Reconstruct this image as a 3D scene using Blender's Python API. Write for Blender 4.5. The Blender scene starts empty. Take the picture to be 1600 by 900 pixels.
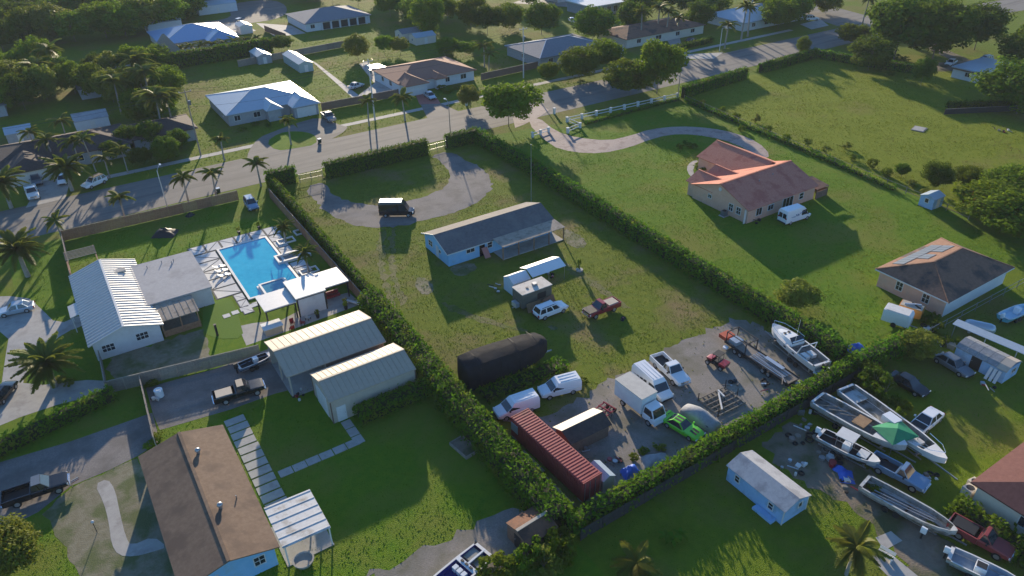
import bpy, math, random
import numpy as np
from mathutils import Vector, Matrix
S = bpy.context.scene
R_ = math.radians
# ---------------------------------------------------------------- camera
CAM_H, FPX, PITCH, YAW, ROLL = 57.0, 1155.0, R_(31.9), R_(32.5), R_(-1.08)
cF = np.array([math.sin(YAW)*math.cos(PITCH), math.cos(YAW)*math.cos(PITCH), -math.sin(PITCH)])
_r = np.array([math.cos(YAW), -math.sin(YAW), 0.0]); _u = np.cross(_r, cF)
cR = math.cos(ROLL)*_r + math.sin(ROLL)*_u; cU = -math.sin(ROLL)*_r + math.cos(ROLL)*_u
cam = bpy.data.cameras.new('camera'); cam.sensor_width = 36; cam.lens = FPX*36/1600
cam.clip_start = 0.5; cam.clip_end = 4000
camo = bpy.data.objects.new('camera', cam); S.collection.objects.link(camo)
camo.matrix_world = Matrix(((cR[0],cU[0],-cF[0],0),(cR[1],cU[1],-cF[1],0),(cR[2],cU[2],-cF[2],CAM_H),(0,0,0,1)))
S.camera = camo
S.render.resolution_x, S.render.resolution_y = 1024, 576
# ---------------------------------------------------------------- sky and sun
SUN_EL, SUN_AZ = R_(11.8), R_(22.5)
w = bpy.data.worlds.new('World'); S.world = w; w.use_nodes = True
nt = w.node_tree; bg = nt.nodes['Background']
sky = nt.nodes.new('ShaderNodeTexSky'); sky.sky_type = 'NISHITA'; sky.sun_disc = False
sky.sun_elevation = SUN_EL; sky.sun_rotation = SUN_AZ; sky.air_density = 1.0; sky.dust_density = 0.2; sky.ozone_density = 5.0
nt.links.new(sky.outputs[0], bg.inputs[0]); bg.inputs[1].default_value = 0.135
sl = bpy.data.lights.new('sun', 'SUN'); sl.energy = 5.0; sl.angle = R_(0.6); sl.color = (1.0, 0.84, 0.62)
so = bpy.data.objects.new('sun', sl); S.collection.objects.link(so)
sd = Vector((math.sin(SUN_AZ)*math.cos(SUN_EL), math.cos(SUN_AZ)*math.cos(SUN_EL), math.sin(SUN_EL)))
so.rotation_euler = sd.to_track_quat('Z', 'Y').to_euler(); so.location = (0, 0, 200)
S.view_settings.view_transform = 'Standard'; S.view_settings.look = 'None'
S.view_settings.exposure = 0.92; S.view_settings.gamma = 1.0; S.view_settings.use_curve_mapping = False
# ---------------------------------------------------------------- helpers
COL = S.collection
rng = np.random.default_rng(7); random.seed(7)
def G(x, y, z=0.0):
    """photo pixel -> point of the level plane at height z"""
    d = cF*FPX + cR*(x-800) + cU*(450-y); t = (z-CAM_H)/d[2]
    return (float(d[0]*t), float(d[1]*t))
def GL(pts, z=0.0): return [G(p[0], p[1], z) for p in pts]

MATS = {}
def mat(name, c, rough=0.8, c2=None, scale=1.0, metal=0.0, bump=0.0, bscale=None, trans=0.0, detail=4.0, c3=None, scale3=0.05, w3=(0.5,0.62), spec=0.4, stretch=None, rand=0.0):
    if name in MATS: return MATS[name]
    m = bpy.data.materials.new(name); m.use_nodes = True; n = m.node_tree.nodes; l = m.node_tree.links
    b = n['Principled BSDF']; b.inputs['Roughness'].default_value = rough; b.inputs['Metallic'].default_value = metal
    b.inputs['Specular IOR Level'].default_value = spec
    rgb = lambda q: (q[0], q[1], q[2], 1)
    b.inputs['Base Color'].default_value = rgb(c)
    out = None
    if c2 or c3 or bump:
        tc = n.new('ShaderNodeTexCoord')
    if c2:
        nz = n.new('ShaderNodeTexNoise'); nz.inputs['Scale'].default_value = scale; nz.inputs['Detail'].default_value = detail; nz.inputs['Roughness'].default_value = 0.65
        l.new(tc.outputs['Object'], nz.inputs['Vector'])
        mr = n.new('ShaderNodeMapRange'); mr.inputs[1].default_value = 0.33; mr.inputs[2].default_value = 0.67; l.new(nz.outputs[0], mr.inputs[0])
        mx = n.new('ShaderNodeMix'); mx.data_type = 'RGBA'; mx.inputs[6].default_value = rgb(c); mx.inputs[7].default_value = rgb(c2)
        l.new(mr.outputs[0], mx.inputs[0]); out = mx.outputs[2]
    if c3:
        nz3 = n.new('ShaderNodeTexNoise'); nz3.inputs['Scale'].default_value = scale3; nz3.inputs['Detail'].default_value = 5; nz3.inputs['Roughness'].default_value = 0.6
        if stretch:
            mp = n.new('ShaderNodeMapping'); mp.inputs['Scale'].default_value = stretch; l.new(tc.outputs['Object'], mp.inputs['Vector']); l.new(mp.outputs[0], nz3.inputs['Vector'])
        else: l.new(tc.outputs['Object'], nz3.inputs['Vector'])
        mr3 = n.new('ShaderNodeMapRange'); mr3.inputs[1].default_value = w3[0]; mr3.inputs[2].default_value = w3[1]; l.new(nz3.outputs[0], mr3.inputs[0])
        mx3 = n.new('ShaderNodeMix'); mx3.data_type = 'RGBA'; mx3.inputs[7].default_value = rgb(c3)
        if out: l.new(out, mx3.inputs[6])
        else: mx3.inputs[6].default_value = rgb(c)
        l.new(mr3.outputs[0], mx3.inputs[0]); out = mx3.outputs[2]
    if rand:
        oi = n.new('ShaderNodeObjectInfo'); hs = n.new('ShaderNodeHueSaturation')
        m1 = n.new('ShaderNodeMapRange'); m1.inputs[3].default_value = 1-rand; m1.inputs[4].default_value = 1+rand; l.new(oi.outputs['Random'], m1.inputs[0])
        m2 = n.new('ShaderNodeMapRange'); m2.inputs[3].default_value = .485; m2.inputs[4].default_value = .515; l.new(oi.outputs['Random'], m2.inputs[0]); l.new(m2.outputs[0], hs.inputs['Hue'])
        l.new(m1.outputs[0], hs.inputs['Value'])
        if out: l.new(out, hs.inputs['Color'])
        else: hs.inputs['Color'].default_value = rgb(c)
        out = hs.outputs[0]
    if out: l.new(out, b.inputs['Base Color'])
    if bump:
        nb = n.new('ShaderNodeTexNoise'); nb.inputs['Scale'].default_value = bscale or scale*4; nb.inputs['Detail'].default_value = 5
        l.new(tc.outputs['Object'], nb.inputs['Vector'])
        bp = n.new('ShaderNodeBump'); bp.inputs['Strength'].default_value = 1.0; bp.inputs['Distance'].default_value = bump
        l.new(nb.outputs[0], bp.inputs['Height']); l.new(bp.outputs[0], b.inputs['Normal'])
    if trans:
        tr = n.new('ShaderNodeBsdfTranslucent'); ms = n.new('ShaderNodeMixShader'); ms.inputs[0].default_value = trans
        if out: l.new(out, tr.inputs[0])
        else: tr.inputs[0].default_value = rgb(c)
        l.new(b.outputs[0], ms.inputs[1]); l.new(tr.outputs[0], ms.inputs[2]); l.new(ms.outputs[0], n['Material Output'].inputs[0])
    MATS[name] = m; return m

class MB:
    """collects shapes, then links them as ONE mesh object"""
    def __init__(s): s.v = []; s.f = []
    def add(s, vs, fs):
        o = len(s.v); s.v += [tuple(map(float, p)) for p in vs]; s.f += [tuple(i+o for i in f) for f in fs]; return s
    def box(s, x0, x1, y0, y1, z0, z1):
        return s.add([(x0,y0,z0),(x1,y0,z0),(x1,y1,z0),(x0,y1,z0),(x0,y0,z1),(x1,y0,z1),(x1,y1,z1),(x0,y1,z1)],
                     [(0,3,2,1),(4,5,6,7),(0,1,5,4),(1,2,6,5),(2,3,7,6),(3,0,4,7)])
    def bar(s, a, b, w, h=None):
        """square bar from a to b"""
        h = h or w; a = Vector(a); b = Vector(b); d = (b-a).normalized()
        up = Vector((0,0,1)) if abs(d.z) < .95 else Vector((1,0,0))
        x = d.cross(up).normalized()*w/2; y = x.cross(d).normalized()*h/2
        vs = [p+q for p in (a,b) for q in (x+y, -x+y, -x-y, x-y)]
        return s.add(vs, [(0,1,2,3),(7,6,5,4),(0,4,5,1),(1,5,6,2),(2,6,7,3),(3,7,4,0)])
    def tube(s, pts, r, n=6):
        pts = [Vector(p) for p in pts]; rs = r if isinstance(r, (list, tuple)) else [r]*len(pts); vs = []; fs = []
        for i, p in enumerate(pts):
            d = (pts[min(i+1, len(pts)-1)]-pts[max(i-1, 0)]).normalized()
            up = Vector((0,0,1)) if abs(d.z) < .9 else Vector((1,0,0))
            x = d.cross(up).normalized(); y = x.cross(d).normalized()
            for k in range(n):
                a = 2*math.pi*k/n; vs.append(p+(x*math.cos(a)+y*math.sin(a))*rs[i])
        for i in range(len(pts)-1):
            for k in range(n): fs.append((i*n+k, i*n+(k+1)%n, (i+1)*n+(k+1)%n, (i+1)*n+k))
        fs.append(tuple(range(n-1, -1, -1))); fs.append(tuple(range((len(pts)-1)*n, len(pts)*n)))
        return s.add(vs, fs)
    def cyl(s, c, r, h, ax='z', n=14, r2=None):
        c = Vector(c); d = {'x':Vector((1,0,0)),'y':Vector((0,1,0)),'z':Vector((0,0,1))}[ax]
        return s.tube([c, c+d*h], [r, r if r2 is None else r2], n)
    def prism(s, poly, z0, z1):
        n = len(poly); vs = [(p[0],p[1],z0) for p in poly]+[(p[0],p[1],z1) for p in poly]
        return s.add(vs, [tuple(range(n-1,-1,-1)), tuple(range(n,2*n))]+[(i,(i+1)%n,n+(i+1)%n,n+i) for i in range(n)])
    def slab(s, quad, t):
        """thick sheet: 3d polygon quad extruded down its normal by t"""
        q = [Vector(p) for p in quad]; nn = (q[1]-q[0]).cross(q[2]-q[0]).normalized()*t; n = len(q)
        vs = q+[p-nn for p in q]
        return s.add(vs, [tuple(range(n)), tuple(range(2*n-1,n-1,-1))]+[(i,n+i,n+(i+1)%n,(i+1)%n) for i in range(n)])
    def loft(s, secs, close=True):
        n = len(secs[0]); vs = [p for q in secs for p in q]; fs = []
        for i in range(len(secs)-1):
            for k in range(n if close else n-1): fs.append((i*n+k, i*n+(k+1)%n, (i+1)*n+(k+1)%n, (i+1)*n+k))
        if close: fs += [tuple(range(n-1,-1,-1)), tuple(range((len(secs)-1)*n, len(secs)*n))]
        return s.add(vs, fs)
    def blob(s, c, rx, ry, rz, n=8, m=6, j=0.0):
        vs = []; fs = []
        for i in range(m+1):
            t = math.pi*i/m
            for k in range(n):
                a = 2*math.pi*k/n; q = 1+j*(random.random()-.5)
                vs.append((c[0]+rx*q*math.sin(t)*math.cos(a), c[1]+ry*q*math.sin(t)*math.sin(a), c[2]+rz*q*math.cos(t)))
        for i in range(m):
            for k in range(n): fs.append((i*n+k, (i+1)*n+k, (i+1)*n+(k+1)%n, i*n+(k+1)%n))
        return s.add(vs, fs)
    def mesh(s, name, smooth=None):
        me = bpy.data.meshes.new(name); me.from_pydata(s.v, [], s.f); me.validate()
        if smooth:
            me.polygons.foreach_set('use_smooth', [True]*len(me.polygons)); me.set_sharp_from_angle(angle=R_(smooth))
        me.update(); return me
    def build(s, name, m, parent=None, smooth=None, loc=None, rz=0):
        me = s.mesh(name, smooth); me.materials.append(m)
        o = bpy.data.objects.new(name, me); COL.objects.link(o)
        if parent: o.parent = parent
        if loc: o.location = loc
        if rz: o.rotation_euler[2] = rz
        return o
def tag(o, label=None, cat=None, group=None, kind=None):
    if label: o['label'] = label
    if cat: o['category'] = cat
    if group: o['group'] = group
    if kind: o['kind'] = kind
    return o
def thing(name, label, cat, loc=(0,0,0), rz=0, group=None):
    o = bpy.data.objects.new(name, None); COL.objects.link(o); o.empty_display_size = 0.3
    o.location = loc if len(loc) == 3 else (loc[0], loc[1], 0); o.rotation_euler[2] = rz
    return tag(o, label, cat, group)
def inst(name, me, parent=None, loc=(0,0,0), rot=(0,0,0), sc=None):
    o = bpy.data.objects.new(name, me); COL.objects.link(o); o.parent = parent; o.location = loc; o.rotation_euler = rot
    if sc: o.scale = sc if isinstance(sc, (tuple, list)) else (sc,)*3
    return o
PAVED = []
def sheet(name, poly, m, z, kind='structure'):
    """flat ground area"""
    if 'lawn' not in name and name != 'ground' and name != 'bare_patch': PAVED.append(np.array(poly))
    vs = [(p[0],p[1],z) for p in poly]
    a = sum(poly[i][0]*poly[(i+1)%len(poly)][1]-poly[(i+1)%len(poly)][0]*poly[i][1] for i in range(len(poly)))
    if a < 0: vs = vs[::-1]
    return tag(MB().add(vs, [tuple(range(len(vs)))]).build(name, m), kind=kind)
def smooth_poly(p, it=2):
    for _ in range(it):
        q = []
        for i in range(len(p)):
            a, b = p[i], p[(i+1) % len(p)]
            q += [(a[0]*.75+b[0]*.25, a[1]*.75+b[1]*.25), (a[0]*.25+b[0]*.75, a[1]*.25+b[1]*.75)]
        p = q
    return p
def wob(p, amp=0.25, step=0.8):
    """ragged edge for gravel and worn ground"""
    out = []
    for i in range(len(p)):
        a, b = np.array(p[i]), np.array(p[(i+1) % len(p)]); n = max(1, int(np.linalg.norm(b-a)/step))
        for k in range(n): q = a+(b-a)*k/n+rng.normal(0, amp, 2); out.append((float(q[0]), float(q[1])))
    return out
# ---------------------------------------------------------------- materials
M = dict(
 asphalt=mat('asphalt',(0.174,0.161,0.144),.9,(0.204,0.187,0.165),.5,bump=.004,bscale=30,c3=(0.117,0.109,0.100),scale3=.5,w3=(.46,.7),stretch=(.05,1,1)),
 gravel=mat('gravel',(.19,.17,.15),.95,(.29,.26,.23),6,bump=.03,bscale=9,c3=(.15,.14,.10),scale3=.25,w3=(.45,.65),detail=8),
 gravel2=mat('gravel_drive',(0.172,0.156,0.143),.95,(0.246,0.221,0.205),5,bump=.02,bscale=12,c3=(0.139,0.127,0.115),scale3=.3,w3=(.45,.65),detail=8),
 concrete=mat('concrete',(0.344,0.328,0.303),.85,(0.410,0.394,0.361),1.2,c3=(0.246,0.230,0.213),scale3=.5,w3=(.52,.75),bump=.002,bscale=40),
 paver=mat('paver_drive',(.32,.24,.21),.85,(.40,.32,.28),3,c3=(.26,.19,.17),scale3=.5,bump=.004,bscale=14),
 redpaver=mat('red_paver',(.34,.11,.09),.85,(.40,.16,.12),2,bump=.004),
 grass=mat('grass',(0.100,0.160,0.009),.95,(0.151,0.202,0.013),.9,bump=.16,bscale=9,c3=(0.173,0.154,0.038),scale3=.07,w3=(.48,.66),detail=9,spec=.1),
 grass_lush=mat('grass_lush',(0.083,0.177,0.008),.95,(0.131,0.218,0.010),1.1,bump=.16,bscale=9,c3=(0.166,0.192,0.028),scale3=.09,w3=(.47,.64),detail=9,spec=.1),
 grass_dry=mat('grass_dry',(0.105,0.154,0.012),.95,(0.164,0.198,0.018),.8,bump=.16,bscale=9,c3=(0.211,0.166,0.070),scale3=.11,w3=(.50,.68),detail=9,spec=.1),
 grass_field=mat('grass_field',(0.144,0.194,0.010),.95,(0.199,0.232,0.015),.7,bump=.16,bscale=9,c3=(0.206,0.174,0.047),scale3=.045,w3=(.54,.72),detail=9,spec=.1),
 turf=mat('turf',(.10,.19,.02),.9,(.13,.22,.03),6,bump=.02,spec=.1),
 scrub=mat('dry_scrub',(.17,.15,.09),.95,(.24,.22,.15),1.5,bump=.04,bscale=8,c3=(.10,.12,.04),scale3=.3,w3=(.46,.6),detail=9),
 dirt=mat('dirt',(.16,.125,.09),.95,(.23,.19,.14),1.2,bump=.05,bscale=6,c3=(.075,.085,.03),scale3=.3,w3=(.46,.6),detail=9),
 leaf=mat('leaf',(0.111,0.182,0.009),.8,(0.182,0.240,0.014),.35,trans=.45,rand=.22,spec=.06),
 leaf_dark=mat('leaf_dark',(0.072,0.130,0.009),.8,(0.124,0.182,0.012),.35,trans=.42,rand=.22,spec=.06),
 leaf_yel=mat('leaf_yellow',(0.150,0.189,0.021),.6,(0.234,0.247,0.033),.4,trans=.45,rand=.18,spec=.06),
 hedge=mat('hedge_leaf',(0.068,0.163,0.008),.8,(0.117,0.215,0.013),.5,trans=.42,rand=.12,spec=.06,c3=(0.195,0.208,0.026),scale3=.55,w3=(.52,.7)),
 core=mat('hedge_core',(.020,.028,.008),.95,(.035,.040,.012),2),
 frond=mat('palm_frond',(.13,.165,.020),.6,(.21,.215,.034),.8,trans=.45,rand=.2,spec=.2),
 flower=mat('red_blossom',(.45,.10,.02),.6,(.55,.18,.03),2,trans=.3),
 bark=mat('bark',(.16,.12,.085),.9,(.26,.21,.16),4,bump=.02),
 palmbark=mat('palm_bark',(.26,.23,.19),.9,(.36,.32,.27),5,bump=.01),
 white=mat('white_paint',(0.679,0.670,0.644),.45,(0.609,0.600,0.574),2),
 wood=mat('fence_wood',(.23,.12,.066),.85,(.33,.19,.11),3,bump=.008,rand=.12),
 woodgrey=mat('grey_wood',(.19,.165,.14),.85,(.27,.24,.20),3,bump=.008,rand=.12),
 pole=mat('pole_wood',(.24,.19,.15),.9,(.33,.27,.22),3),
 polec=mat('pole_concrete',(.50,.48,.45),.85,(.58,.56,.52),2),
 steel=mat('steel',(.42,.42,.42),.4,(.34,.34,.35),3,metal=.7),
 chrome=mat('chrome',(.75,.75,.75),.18,metal=.9),
 glass=mat('window_glass',(.02,.028,.038),.08,spec=.9),
 tyre=mat('tyre',(.018,.018,.018),.85), rim=mat('rim',(.45,.45,.46),.35,metal=.6),
 black=mat('black_plastic',(.022,.022,.024),.6), blackpaint=mat('black_paint',(.012,.012,.013),.18,spec=.7),
 carwhite=mat('white_car_paint',(.78,.79,.80),.22,spec=.6), cargrey=mat('grey_car_paint',(.16,.18,.20),.3,metal=.3,spec=.6),
 carsilver=mat('silver_car_paint',(.45,.50,.55),.28,metal=.4), carred=mat('red_car_paint',(.28,.025,.03),.28,spec=.6),
 cargreen=mat('lime_car_paint',(.16,.62,.03),.25,spec=.6), carblue=mat('blue_car_paint',(.20,.30,.42),.28,metal=.3),
 lamp=mat('lamp_glass',(.75,.75,.72),.15), tail=mat('tail_lamp',(.35,.01,.01),.25), wire=mat('wire',(.05,.05,.05),.6),
)
# ================================================================ ground, road, drives
sheet('ground', [(-1200,-400),(1500,-400),(1500,2000),(-1200,2000)], M['grass'], 0.0)
sheet('lawn', [(-30,30),(29.5,30),(29.5,92),(-30,92)], M['grass_lush'], .006)
sheet('lawn', [(30,38),(74.5,38),(75.5,133),(30,133)], M['grass_dry'], .006)
sheet('lawn', [(76,40),(124,40),(130,126),(76.5,133)], M['grass_lush'], .006)
sheet('lawn', [(124.4,40),(240,40),(230,100),(200,131),(131,131)], M['grass_field'], .006)
sheet('lawn', [(30,-20),(130,-20),(130,37.6),(30,37.6)], M['grass'], .006)
sheet('lawn', [(-12,84.5),(29.5,92.5),(29.5,133),(-12,133)], M['grass_lush'], .007)
sheet('road', [(-400,135.6),(240,136.8),(245,151),(-400,151.3)], M['asphalt'], .012)
sheet('road', [(226,152),(229,151),(246,151),(250,170),(262,420),(246,420),(234,180)], M['asphalt'], .016)
sheet('road', [(236,136.8),(900,60),(905,75),(242,151)], M['asphalt'], .020)
sheet('sidewalk', [(54,156.8),(210,157.5),(210,159.3),(54,158.6)], M['concrete'], .02)
sheet('sidewalk', [(5,156),(36,156.2),(36,158),(5,157.8)], M['concrete'], .02)
# cul-de-sac far behind
sheet('road', smooth_poly(GL([(345,8),(420,-2),(450,8),(445,28),(380,38),(330,42),(300,36),(370,28)])), M['asphalt'], .02)
sheet('driveway', GL([(300,46),(375,34),(400,48),(330,66)]), M['concrete'], .024)
# driveways across the road
sheet('driveway', smooth_poly(GL([(500,182),(530,195),(548,200),(500,228),(432,236),(385,256),(388,236),(404,215),(430,205),(455,195)]),1), M['asphalt'], .022)
sheet('front_lawn', smooth_poly(GL([(415,222),(436,208),(455,205),(478,206),(494,212),(495,226),(460,232),(432,236)]),1), M['grass_lush'], .028)
sheet('driveway', GL([(650,150),(658,140),(684,155),(690,164),(662,168),(655,162)]), M['redpaver'], .022)
sheet('driveway', GL([(657,163),(690,162),(725,178),(668,185)]), M['asphalt'], .024)
sheet('patio', GL([(561,100),(575,96),(618,142),(610,148),(566,156),(556,152),(585,130)]), M['concrete'], .022)
sheet('path', GL([(484,93),(495,99),(562,150),(551,153)]), M['concrete'], .026)
sheet('driveway', GL([(62,270),(110,283),(102,310),(40,325),(58,295)]), M['concrete'], .022)
sheet('driveway', GL([(1040,60),(1062,58),(1068,85),(1130,82),(1115,92),(1062,92)]), M['concrete'], .022)
sheet('driveway', GL([(1250,38),(1282,30),(1295,40),(1268,46)]), M['concrete'], .022)
sheet('driveway', GL([(800,5),(905,12),(905,0),(830,-6)]), M['concrete'], .022)
sheet('driveway', GL([(1455,66),(1480,78),(1530,100),(1502,110),(1470,112),(1375,108),(1370,102),(1440,100),(1490,96),(1470,86),(1445,74)]), M['dirt'], .022)
sheet('road', [(330,142),(900,200),(900,212),(330,154)], M['asphalt'], .02)
sheet('driveway', GL([(400,36),(455,40),(478,52),(430,58)]), M['concrete'], .022)
# central lot: gravel loop and yard
loop = GL([(478,292),(505,283),(522,305),(560,318),(600,322),(650,312),(690,296),(705,282),(700,265),(688,250),(672,244),(700,236),(722,246),(752,262),(770,282),(764,304),(735,322),(700,336),(660,346),(620,354),(570,355),(530,345),(505,325),(486,308)])
sheet('gravel_drive', wob(smooth_poly(loop,1), .22), M['gravel2'], .014)
yard = GL([(905,622),(935,600),(990,582),(1040,545),(1100,520),(1140,500),(1180,505),(1240,545),(1310,575),(1230,630),(1130,690),(1060,728),(960,790),(935,800),(800,650),(840,655)])
sheet('gravel_yard', wob(yard,.35), M['gravel'], .014)
for q in ([(650,432),(672,436),(680,455),(660,462),(648,448)], [(700,418),(735,408),(748,420),(715,436)], [(880,355),(905,365),(920,385),(900,390),(880,375)], [(855,505),(875,512),(860,520)]):
    sheet('bare_patch', wob(smooth_poly(GL(q)),.15,.5), M['scrub'], .016)
wg = mat('worn_grass',(.125,.125,.030),.95,(.17,.155,.060),1.2,bump=.1,bscale=9,c3=(.085,.12,.010),scale3=.5,w3=(.45,.6),detail=9)
for q in ([(592,358),(604,357),(600,400),(606,440),(622,480),(612,484),(596,446),(590,400)], [(612,357),(620,356),(614,398),(622,440),(636,476),(628,480),(612,446),(606,400)], [(690,470),(760,500),(830,515),(832,520),(760,508),(688,478)], [(868,400),(930,440),(985,480),(978,484),(925,448),(862,406)]):
    sheet('bare_patch', wob(smooth_poly(GL(q),1),.25,.6), wg, .015)
# peach lot: paved loop drive
pv = GL([(822,190),(840,182),(868,205),(900,215),(950,220),(985,212),(1015,202),(1060,197),(1110,200),(1150,208),(1185,222),(1205,243),(1190,250),(1165,232),(1130,218),(1085,210),(1045,210),(1010,220),(985,230),(940,240),(895,238),(860,228)])
sheet('paved_drive', smooth_poly(pv,1), M['paver'], .014)
sheet('driveway', GL([(818,195),(842,183),(858,172),(838,160),(800,178),(805,200)]), M['paver'], .018)
sheet('path', smooth_poly(GL([(1072,262),(1080,252),(1092,250),(1086,258),(1082,268),(1090,280),(1078,276)]),1), M['concrete'], .016)
# left lots
sheet('gravel_court', GL([(240,650),(250,672),(360,640),(430,615),(520,592),(480,555),(420,545),(335,577),(228,606)]), M['gravel2'], .014)
sheet('driveway', GL([(-60,740),(110,690),(238,645),(250,690),(216,712),(170,735),(110,760),(60,800),(0,830),(-60,850)]), M['gravel2'], .016)
sheet('front_yard', wob(GL([(216,716),(170,737),(112,762),(66,802),(100,850),(120,905),(290,905)]),.2), M['scrub'], .012)
sheet('garden_path', smooth_poly(GL([(148,757),(168,748),(180,765),(188,805),(197,840),(205,853),(240,838),(262,855),(240,862),(210,870),(185,868),(174,850),(170,815),(162,785)]),1), M['concrete'], .022)
sheet('driveway', smooth_poly(GL([(-60,465),(40,462),(62,480),(90,508),(130,490),(140,505),(100,520),(70,545),(40,580),(35,605),(170,590),(172,612),(60,640),(-60,690),(-60,640),(0,620),(8,560),(15,520),(-60,500)]),1), M['concrete'], .014)
sheet('side_yard', wob(GL([(165,560),(245,535),(320,515),(330,555),(175,612)]),.25), M['scrub'], .016)
sheet('boat_drive', wob(GL([(560,905),(680,850),(800,795),(850,800),(850,850),(760,905)]),.3), M['gravel'], .014)
# lower right yard
sheet('dirt_track', wob(GL([(1190,690),(1240,665),(1300,690),(1400,775),(1480,850),(1540,905),(1440,905),(1360,820),(1280,765),(1210,720)]),.35), M['dirt'], .014)
sheet('slab', GL([(1368,840),(1392,830),(1410,845),(1382,860)]), M['concrete'], .022)
sheet('slab', GL([(1355,868),(1385,860),(1440,905),(1392,905)]), M['concrete'], .024)
# ================================================================ buildings
def rmat(n, c, c2, **k): return mat(n, c, k.pop('rough', .9), c2, k.pop('scale', 2.5), bump=k.pop('bump', .012), bscale=k.pop('bscale', 14), **k)
RM = dict(
 brown=rmat('brown_shingle',(.165,.105,.068),(.22,.148,.098),c3=(.135,.088,.060),scale3=.4),
 slate=rmat('slate_shingle',(.115,.105,.105),(.165,.150,.145),c3=(.20,.18,.165),scale3=.25,w3=(.5,.7)),
 tan=rmat('tan_metal',(.42,.34,.25),(.47,.38,.28),rough=.55,bump=0,c3=(.40,.33,.25),scale3=.5,w3=(.55,.75)),
 whitem=rmat('white_metal_roof',(.50,.50,.47),(.56,.56,.53),rough=.45,bump=0,c3=(.50,.49,.46),scale3=.5,w3=(.58,.8)),
 greyflat=rmat('grey_flat_roof',(.34,.335,.34),(.40,.395,.395),c3=(.26,.255,.26),scale3=.4,w3=(.5,.75)),
 taupe=rmat('taupe_porch_roof',(.33,.27,.21),(.40,.33,.26),c3=(.24,.20,.155),scale3=.8),
 terra=rmat('terracotta_tile',(.52,.165,.105),(.60,.24,.155),scale=6,c3=(.46,.135,.09),scale3=.4,bump=.05,bscale=5),
 hipb=rmat('brown_hip_shingle',(.19,.098,.062),(.25,.135,.090),c3=(.075,.055,.048),scale3=.30,w3=(.52,.62)),
 redtile=rmat('redbrown_tile',(.30,.135,.090),(.37,.185,.125),scale=5,bump=.04,bscale=5),
 bluem=rmat('blue_shaded_metal',(.33,.40,.46),(.39,.46,.52),rough=.4,bump=0),  # blue sky shade on the white metal house roof is put into this colour
 deepblue=rmat('blue_metal',(.19,.31,.48),(.24,.37,.54),rough=.4,bump=0),
 greyhip=rmat('blue_grey_shingle',(.17,.18,.20),(.23,.24,.26)),
 dark=rmat('dark_brown_shingle',(.055,.040,.036),(.085,.062,.052)),
 maroon=rmat('maroon_shingle',(.13,.050,.042),(.17,.070,.058)),
 thatch=rmat('thatch',(.22,.18,.14),(.32,.27,.21),scale=8,bump=.06),
 shedgrey=rmat('grey_shed_shingle',(.36,.36,.37),(.44,.44,.44),c3=(.28,.28,.29),scale3=.6),
 rust=rmat('rusty_sheet',(.22,.10,.055),(.14,.07,.045),c3=(.07,.04,.03),scale3=.6,w3=(.45,.6)),
)
WM = dict(
 blue=mat('sky_blue_stucco',(.22,.47,.70),.85,(.27,.52,.74),1.5,bump=.004,bscale=20,c3=(.26,.44,.55),scale3=.7,w3=(.55,.75)),
 grey=mat('pale_grey_stucco',(.55,.55,.55),.85,(.60,.60,.60),1.5,c3=(.46,.45,.44),scale3=.6,w3=(.55,.8)),
 tan=mat('tan_siding',(.42,.36,.29),.7,(.47,.41,.33),1.5),
 peach=mat('peach_stucco',(.66,.37,.26),.85,(.70,.42,.31),1.5,c3=(.52,.36,.28),scale3=.5,w3=(.55,.8)),
 cream=mat('cream_stucco',(.60,.54,.45),.85,(.65,.59,.5),1.5), palewall=mat('pale_wall',(.58,.60,.62),.85,(.63,.65,.67),1.5),
 shed=mat('blue_siding',(.27,.46,.68),.8,(.32,.50,.72),2,c3=(.24,.38,.52),scale3=.7), green=mat('grey_green_wall',(.36,.42,.40),.85,(.4,.46,.44),2),
 brownw=mat('brown_wall',(.16,.10,.075),.85,(.21,.14,.10),3), greyw=mat('grey_wall',(.30,.31,.32),.85,(.36,.37,.38),2))
def window(t, side, pos, z, w_, h, a, b, mull=(1,1), name='window'):
    """frame bars (part) with a glass pane (sub-part) on one wall of a 2a x 2b house"""
    f = MB(); p = MB(); d = .05
    def bx(m, s0, s1, z0, z1, d0, d1):
        if side == 'S': m.box(s0, s1, -b-d1, -b-d0, z0, z1)
        elif side == 'N': m.box(s0, s1, b+d0, b+d1, z0, z1)
        elif side == 'W': m.box(-a-d1, -a-d0, s0, s1, z0, z1)
        else: m.box(a+d0, a+d1, s0, s1, z0, z1)
    x0, x1 = pos-w_/2, pos+w_/2; k = .09
    bx(f, x0-k, x1+k, z-k, z, -.02, d+.02); bx(f, x0-k, x1+k, z+h, z+h+k, -.02, d+.02); bx(f, x0-k, x0, z+.001, z+h-.001, -.02, d+.015); bx(f, x1, x1+k, z+.001, z+h-.001, -.02, d+.015)
    for i in range(1, mull[0]): bx(f, x0+w_*i/mull[0]-.03, x0+w_*i/mull[0]+.03, z+.002, z+h-.002, .026, .046)
    for i in range(1, mull[1]): bx(f, x0+.001, x1-.001, z+h*i/mull[1]-.03, z+h*i/mull[1]+.03, .027, .044)
    bx(p, x0-.01, x1+.01, z-.01, z+h+.01, .004, .024)
    o = f.build(name, M['white'], t); p.build('pane', M['glass'], o); return o
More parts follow.
